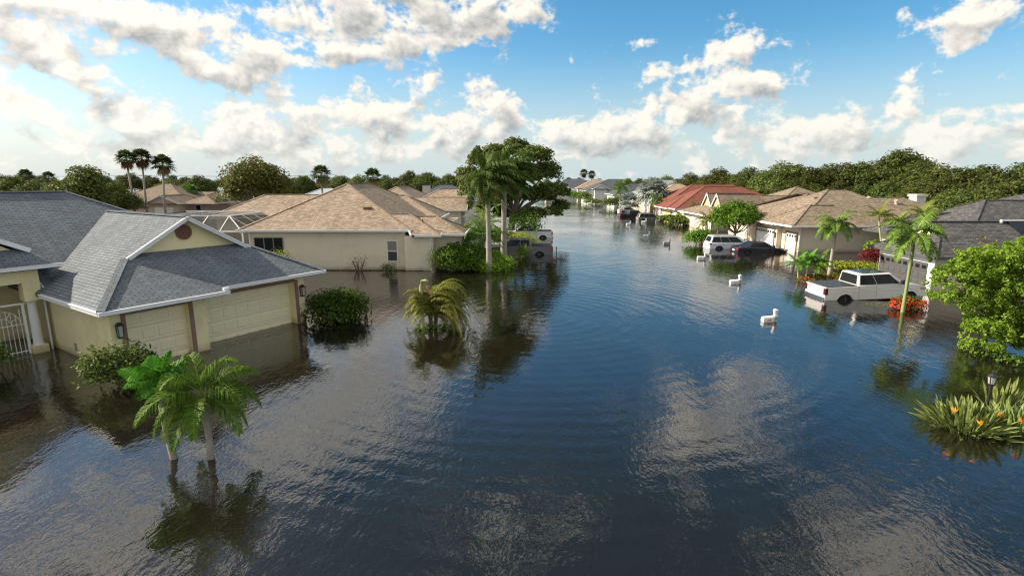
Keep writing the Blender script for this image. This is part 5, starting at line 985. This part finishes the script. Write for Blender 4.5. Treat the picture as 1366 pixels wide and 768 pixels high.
# bright lime shrub tree, near right
def lime_bush():
    o = (21.0, 22.4); p = thing('lime_tree', 'big bright lime green bushy tree filling the right edge', 'tree', (o[0], o[1], 0)); random.seed(61); P = []; Nn = []
    big = [(-2.3, -.4, 2.6, .95), (-1.55, -.1, 3.45, .75), (-1.1, -.5, 2.0, 1.0), (-.2, -.3, 3.2, 1.05), (.2, -.7, 2.3, 1.1), (1.2, -.2, 3.6, 1.05), (1.4, -.7, 2.5, 1.1), (2.4, -.1, 3.4, 1.1), (2.5, -.8, 2.2, 1.1), (3.5, 0, 3.2, 1.1), (.4, .8, 3.1, 1.2), (2.0, 1.0, 3.3, 1.3),
           (-1.7, -1.3, .75, .75), (-.8, -1.4, .9, .75), (.1, -1.3, .95, .7), (2.0, -2.2, 1.15, .9), (1.3, -2.0, .75, .55), (2.9, -2.0, 1.3, .9), (-.5, -.9, 1.3, .8)]
    clumps = []
    for x, y, z, r in big:
        for i in range(int(52 * r * r + 10)):
            d = Vector((random.gauss(0, 1), random.gauss(0, 1) , random.gauss(.15, 1))).normalized(); c = Vector((x, y, z)) + d * r * random.uniform(.68, 1.02); clumps.append((c, d))
    for c, d in clumps:
        n = 40; a = unit(rng.normal(size=(n, 3)) + np.array(d) * .9 + np.array([0, 0, .45])); rr = .22 * (.45 + .6 * rng.random(n))[:, None]; P.append(np.array(c) + a * rr); Nn.append(unit(a * .45 + rng.normal(size=(n, 3)) * .45 + np.array([0, 0, .35])))
    P = np.concatenate(P); Nn = np.concatenate(Nn); leaves('foliage', P, Nn, .135 * (.7 + .6 * rng.random(len(P))), 'f_lime', p, .55)
    b = MB(); b.tube([(.6, .3, -.85), (.5, .2, .8), (.2, .1, 1.8)], [.16, .13, .1], 8)
    for x, y, z, r in big[:17]: b.tube([(.5, .2, .7), ((x + .5) / 2, (y + .2) / 2, (z + .7) / 2 - .1), (x, y, z)], [.08, .055, .02], 6)
    b.build('branches', 'bark', p)
lime_bush()
shrub('yellow_bush', 'wispy yellow green shrub topping out behind the lime tree below the solar panels', 'shrub', (23.3, 26.0), 1.5, 1.1, 4.0, 1500, .15, 'f_yellow', 7, inner=.2, stems=14)
shrub('dark_plant', 'grassy dark weeds in the water under the lime tree', 'ground plant', (19.5, 20.6), 1.6, .6, .35, 420, .16, 'f_dark', 6, inner=.2)

# ---- floating litter along the beige wall and by the white pickup
P = np.stack([rng.uniform(-16, -7, 900), 41.75 - np.abs(rng.normal(0, .22, 900)), rng.uniform(.006, .03, 900)], 1); tag(leaves('floating_debris', P, rng.normal(size=(900, 3)) * .25 + np.array([0, 0, 1]), rng.uniform(.05, .2, 900), 'f_brown', None, .4), kind='stuff')
P = np.stack([rng.normal(21.0, .5, 40), rng.normal(29.9, .35, 40), rng.uniform(.006, .02, 40)], 1); tag(leaves('floating_petals', P, rng.normal(size=(40, 3)) * .2 + np.array([0, 0, 1]), rng.uniform(.06, .12, 40), 'f_yellow', None, .7), kind='stuff')
p = thing('power_line', 'thin power lines strung across the sky behind the three tall palms', 'power line', (-88, 130, 0)); b = MB(); b.tube([(0, 0, -.8), (0, 0, 8.2)], [.15, .11], 8).box(-1.0, -.05, 6.9, 1.0, .05, 7.0).box(-.9, -.05, 7.9, .9, .05, 8.0); b.build('pole', 'bark', p)
for z in (7.05, 8.05):
    b = MB(); b.tube([(-40, 0, z + .2), (-20, 0, z - .25), (0, 0, z), (22, 0, z - .3), (46, 0, z + .1)], .035, 4); b.build('wire', 'black', p)
# ---- trees
def oak():
    p = thing('oak_tree', 'large dark spreading oak behind the royal palms', 'tree', (1.0, 71, 0)); b = MB(); L = []; random.seed(77)
    b.tube([(-1.2, 0, -.8), (-1.0, 0, 1.4), (-.6, 0, 2.8)], [.5, .4, .36], 9)
    for px, py, rd in ((625, 236, 1.9), (640, 216, 1.8), (660, 208, 1.9), (688, 203, 1.9), (712, 212, 2.0), (728, 232, 2.1), (742, 256, 1.7), (722, 262, 2.2), (700, 236, 2.3), (668, 232, 2.4), (640, 252, 2.2), (748, 276, 1.2), (735, 282, 1.3), (690, 262, 2.2), (660, 266, 2.0), (708, 284, 1.6), (672, 285, 1.5), (648, 280, 1.5)):
        x = (px - 683) / 10.03 - 1.0; z = 7 - (py - 240) / 10.03; y = random.uniform(-2.6, 2.6); L.append((x, y, z, rd * random.uniform(.85, 1.05), rd, rd * random.uniform(.6, .85)))
        b.tube([(-.6, 0, 2.6), (x * .45 - .3, y * .5, 2.6 + (z - 2.6) * .55), (x, y, z)], [.22, .14, .04], 6)
    b.build('trunk', 'bark', p); crown('crown', L, 32000, .36, 'f_oak', p, .6, .4)
oak()
t = tree('leafy_tree', 'broad light green tree behind the pool cage', 10.4, 11.5, 8500, .42, 'f_light', None, 2.6, (-39, 82), 14, .3, .4, .8)
t = tree('leafy_tree', 'dark drooping tree above the blue roof', 8.8, 7.5, 5200, .40, 'f_oak', None, 1.6, (-55, 70), 10, .25, .45, 1.2)
t = tree('round_tree', 'dense fresh green round tree over the minivan', 4.7, 5.6, 7000, .26, 'f_hedge', None, 1.0, (25.3, 61.2), 12, .2, .55, .85)
t = tree('leafy_tree', 'bright green small tree left of the red ridge in the distance', 6.5, 5, 1500, .45, 'f_hedge', None, 1.5, (56, 128), 7)
protos = [tree('wood_tree', '', 10, 9.5, 8500, .40, 'f_wood', None, 2.2, (0, 0), 12, .28, .45, .85), tree('wood_tree', '', 10, 8.0, 7500, .40, 'f_wood', None, 2.4, (0, 0), 11, .25, .4, 1.0), tree('wood_tree', '', 10, 11, 9000, .42, 'f_oak', None, 2.0, (0, 0), 13, .3, .45, .8)]
first = [True, True, True]
def place(x, y, h, label, group, k=None):
    k = random.randrange(3) if k is None else k
    o = protos[k] if first[k] else copy_tree(protos[k]); first[k] = False
    h *= random.uniform(.93, 1.06); s = h / 10; o.location = (x, y, 0); o.rotation_euler = (0, 0, random.uniform(0, 6.28)); o.scale = (s * random.uniform(.92, 1.15), s * random.uniform(.92, 1.15), s); o['label'] = label; o['group'] = group
random.seed(71)
# right wood: (photo x, top row, distance)
for px, top, Y in ((1366, 216, 62), (1340, 222, 58), (1310, 224, 66), (1288, 222, 64), (1400, 214, 60), (1430, 210, 62), (1325, 240, 56), (1275, 245, 60), (1300, 252, 57), (1350, 244, 53), (1385, 240, 52)):
    q = atY(px, top, Y); place(q.x, Y, q.z, 'olive green tree of the near wood behind the charcoal roof', 'olive trees behind the charcoal roof')
for px, top, Y in ((1255, 222, 84), (1232, 214, 88), (1212, 204, 98), (1195, 206, 96), (1175, 222, 92), (1152, 219, 95), (1130, 217, 96), (1108, 218, 98), (1085, 224, 96), (1062, 220, 100), (1042, 219, 102), (1260, 240, 78), (1235, 240, 80), (1210, 238, 86), (1180, 242, 84), (1150, 242, 86), (1120, 240, 88), (1090, 242, 90), (1060, 242, 92)):
    q = atY(px, top, Y); place(q.x, Y, q.z, 'dark green tree of the tall wood behind the cream house', 'dark trees behind the cream house')
for px, top, Y in ((1020, 226, 118), (1000, 224, 124), (980, 229, 128), (962, 226, 132), (942, 234, 138), (922, 232, 144), (905, 236, 150), (888, 235, 158), (870, 240, 168), (852, 237, 178), (838, 238, 190), (820, 241, 210), (1010, 243, 112), (985, 244, 118), (950, 246, 124)):
    q = atY(px, top, Y); place(q.x, Y, max(q.z, 5), 'dark tree of the long wood behind the red roofed house', 'dark trees behind the red roofed house')
for px, top, Y in ((800, 239, 300), (785, 241, 300), (772, 236, 290), (758, 236, 270), (745, 240, 250), (815, 240, 290), (836, 240, 290), (730, 238, 240)):
    q = atY(px, top, Y); place(q.x, Y, max(q.z, 7), 'hazy olive tree at the street end beyond the far houses', 'trees beyond the far houses')
for i, px in enumerate(range(-30, 640, 17)):
    Y = random.uniform(150, 185); top = 232.5 + random.uniform(-3, 5) + (4 if 240 < px < 300 else 0); q = atY(px + random.uniform(-5, 5), top, Y)
    place(q.x, Y, q.z, 'dark tree of the low tree line along the left horizon', 'dark trees along the left horizon')
for px, top, Y in ((20, 238, 100), (45, 240, 96), (75, 240, 95), (100, 245, 90), (150, 245, 88), (330, 232, 100), (385, 240, 110), (570, 228, 128), (540, 232, 130), (600, 232, 126), (515, 240, 125), (262, 236, 118), (405, 236, 120), (455, 236, 135), (478, 234, 130), (225, 238, 135)):
    q = atY(px, top, Y); place(q.x, Y, q.z, 'mid green tree standing in front of the left tree line', 'mid green trees before the left tree line')
for k in range(3):
    if first[k]: place(60, 140, 9, 'dark tree of the long wood behind the red roofed house', 'dark trees behind the red roofed house', k)
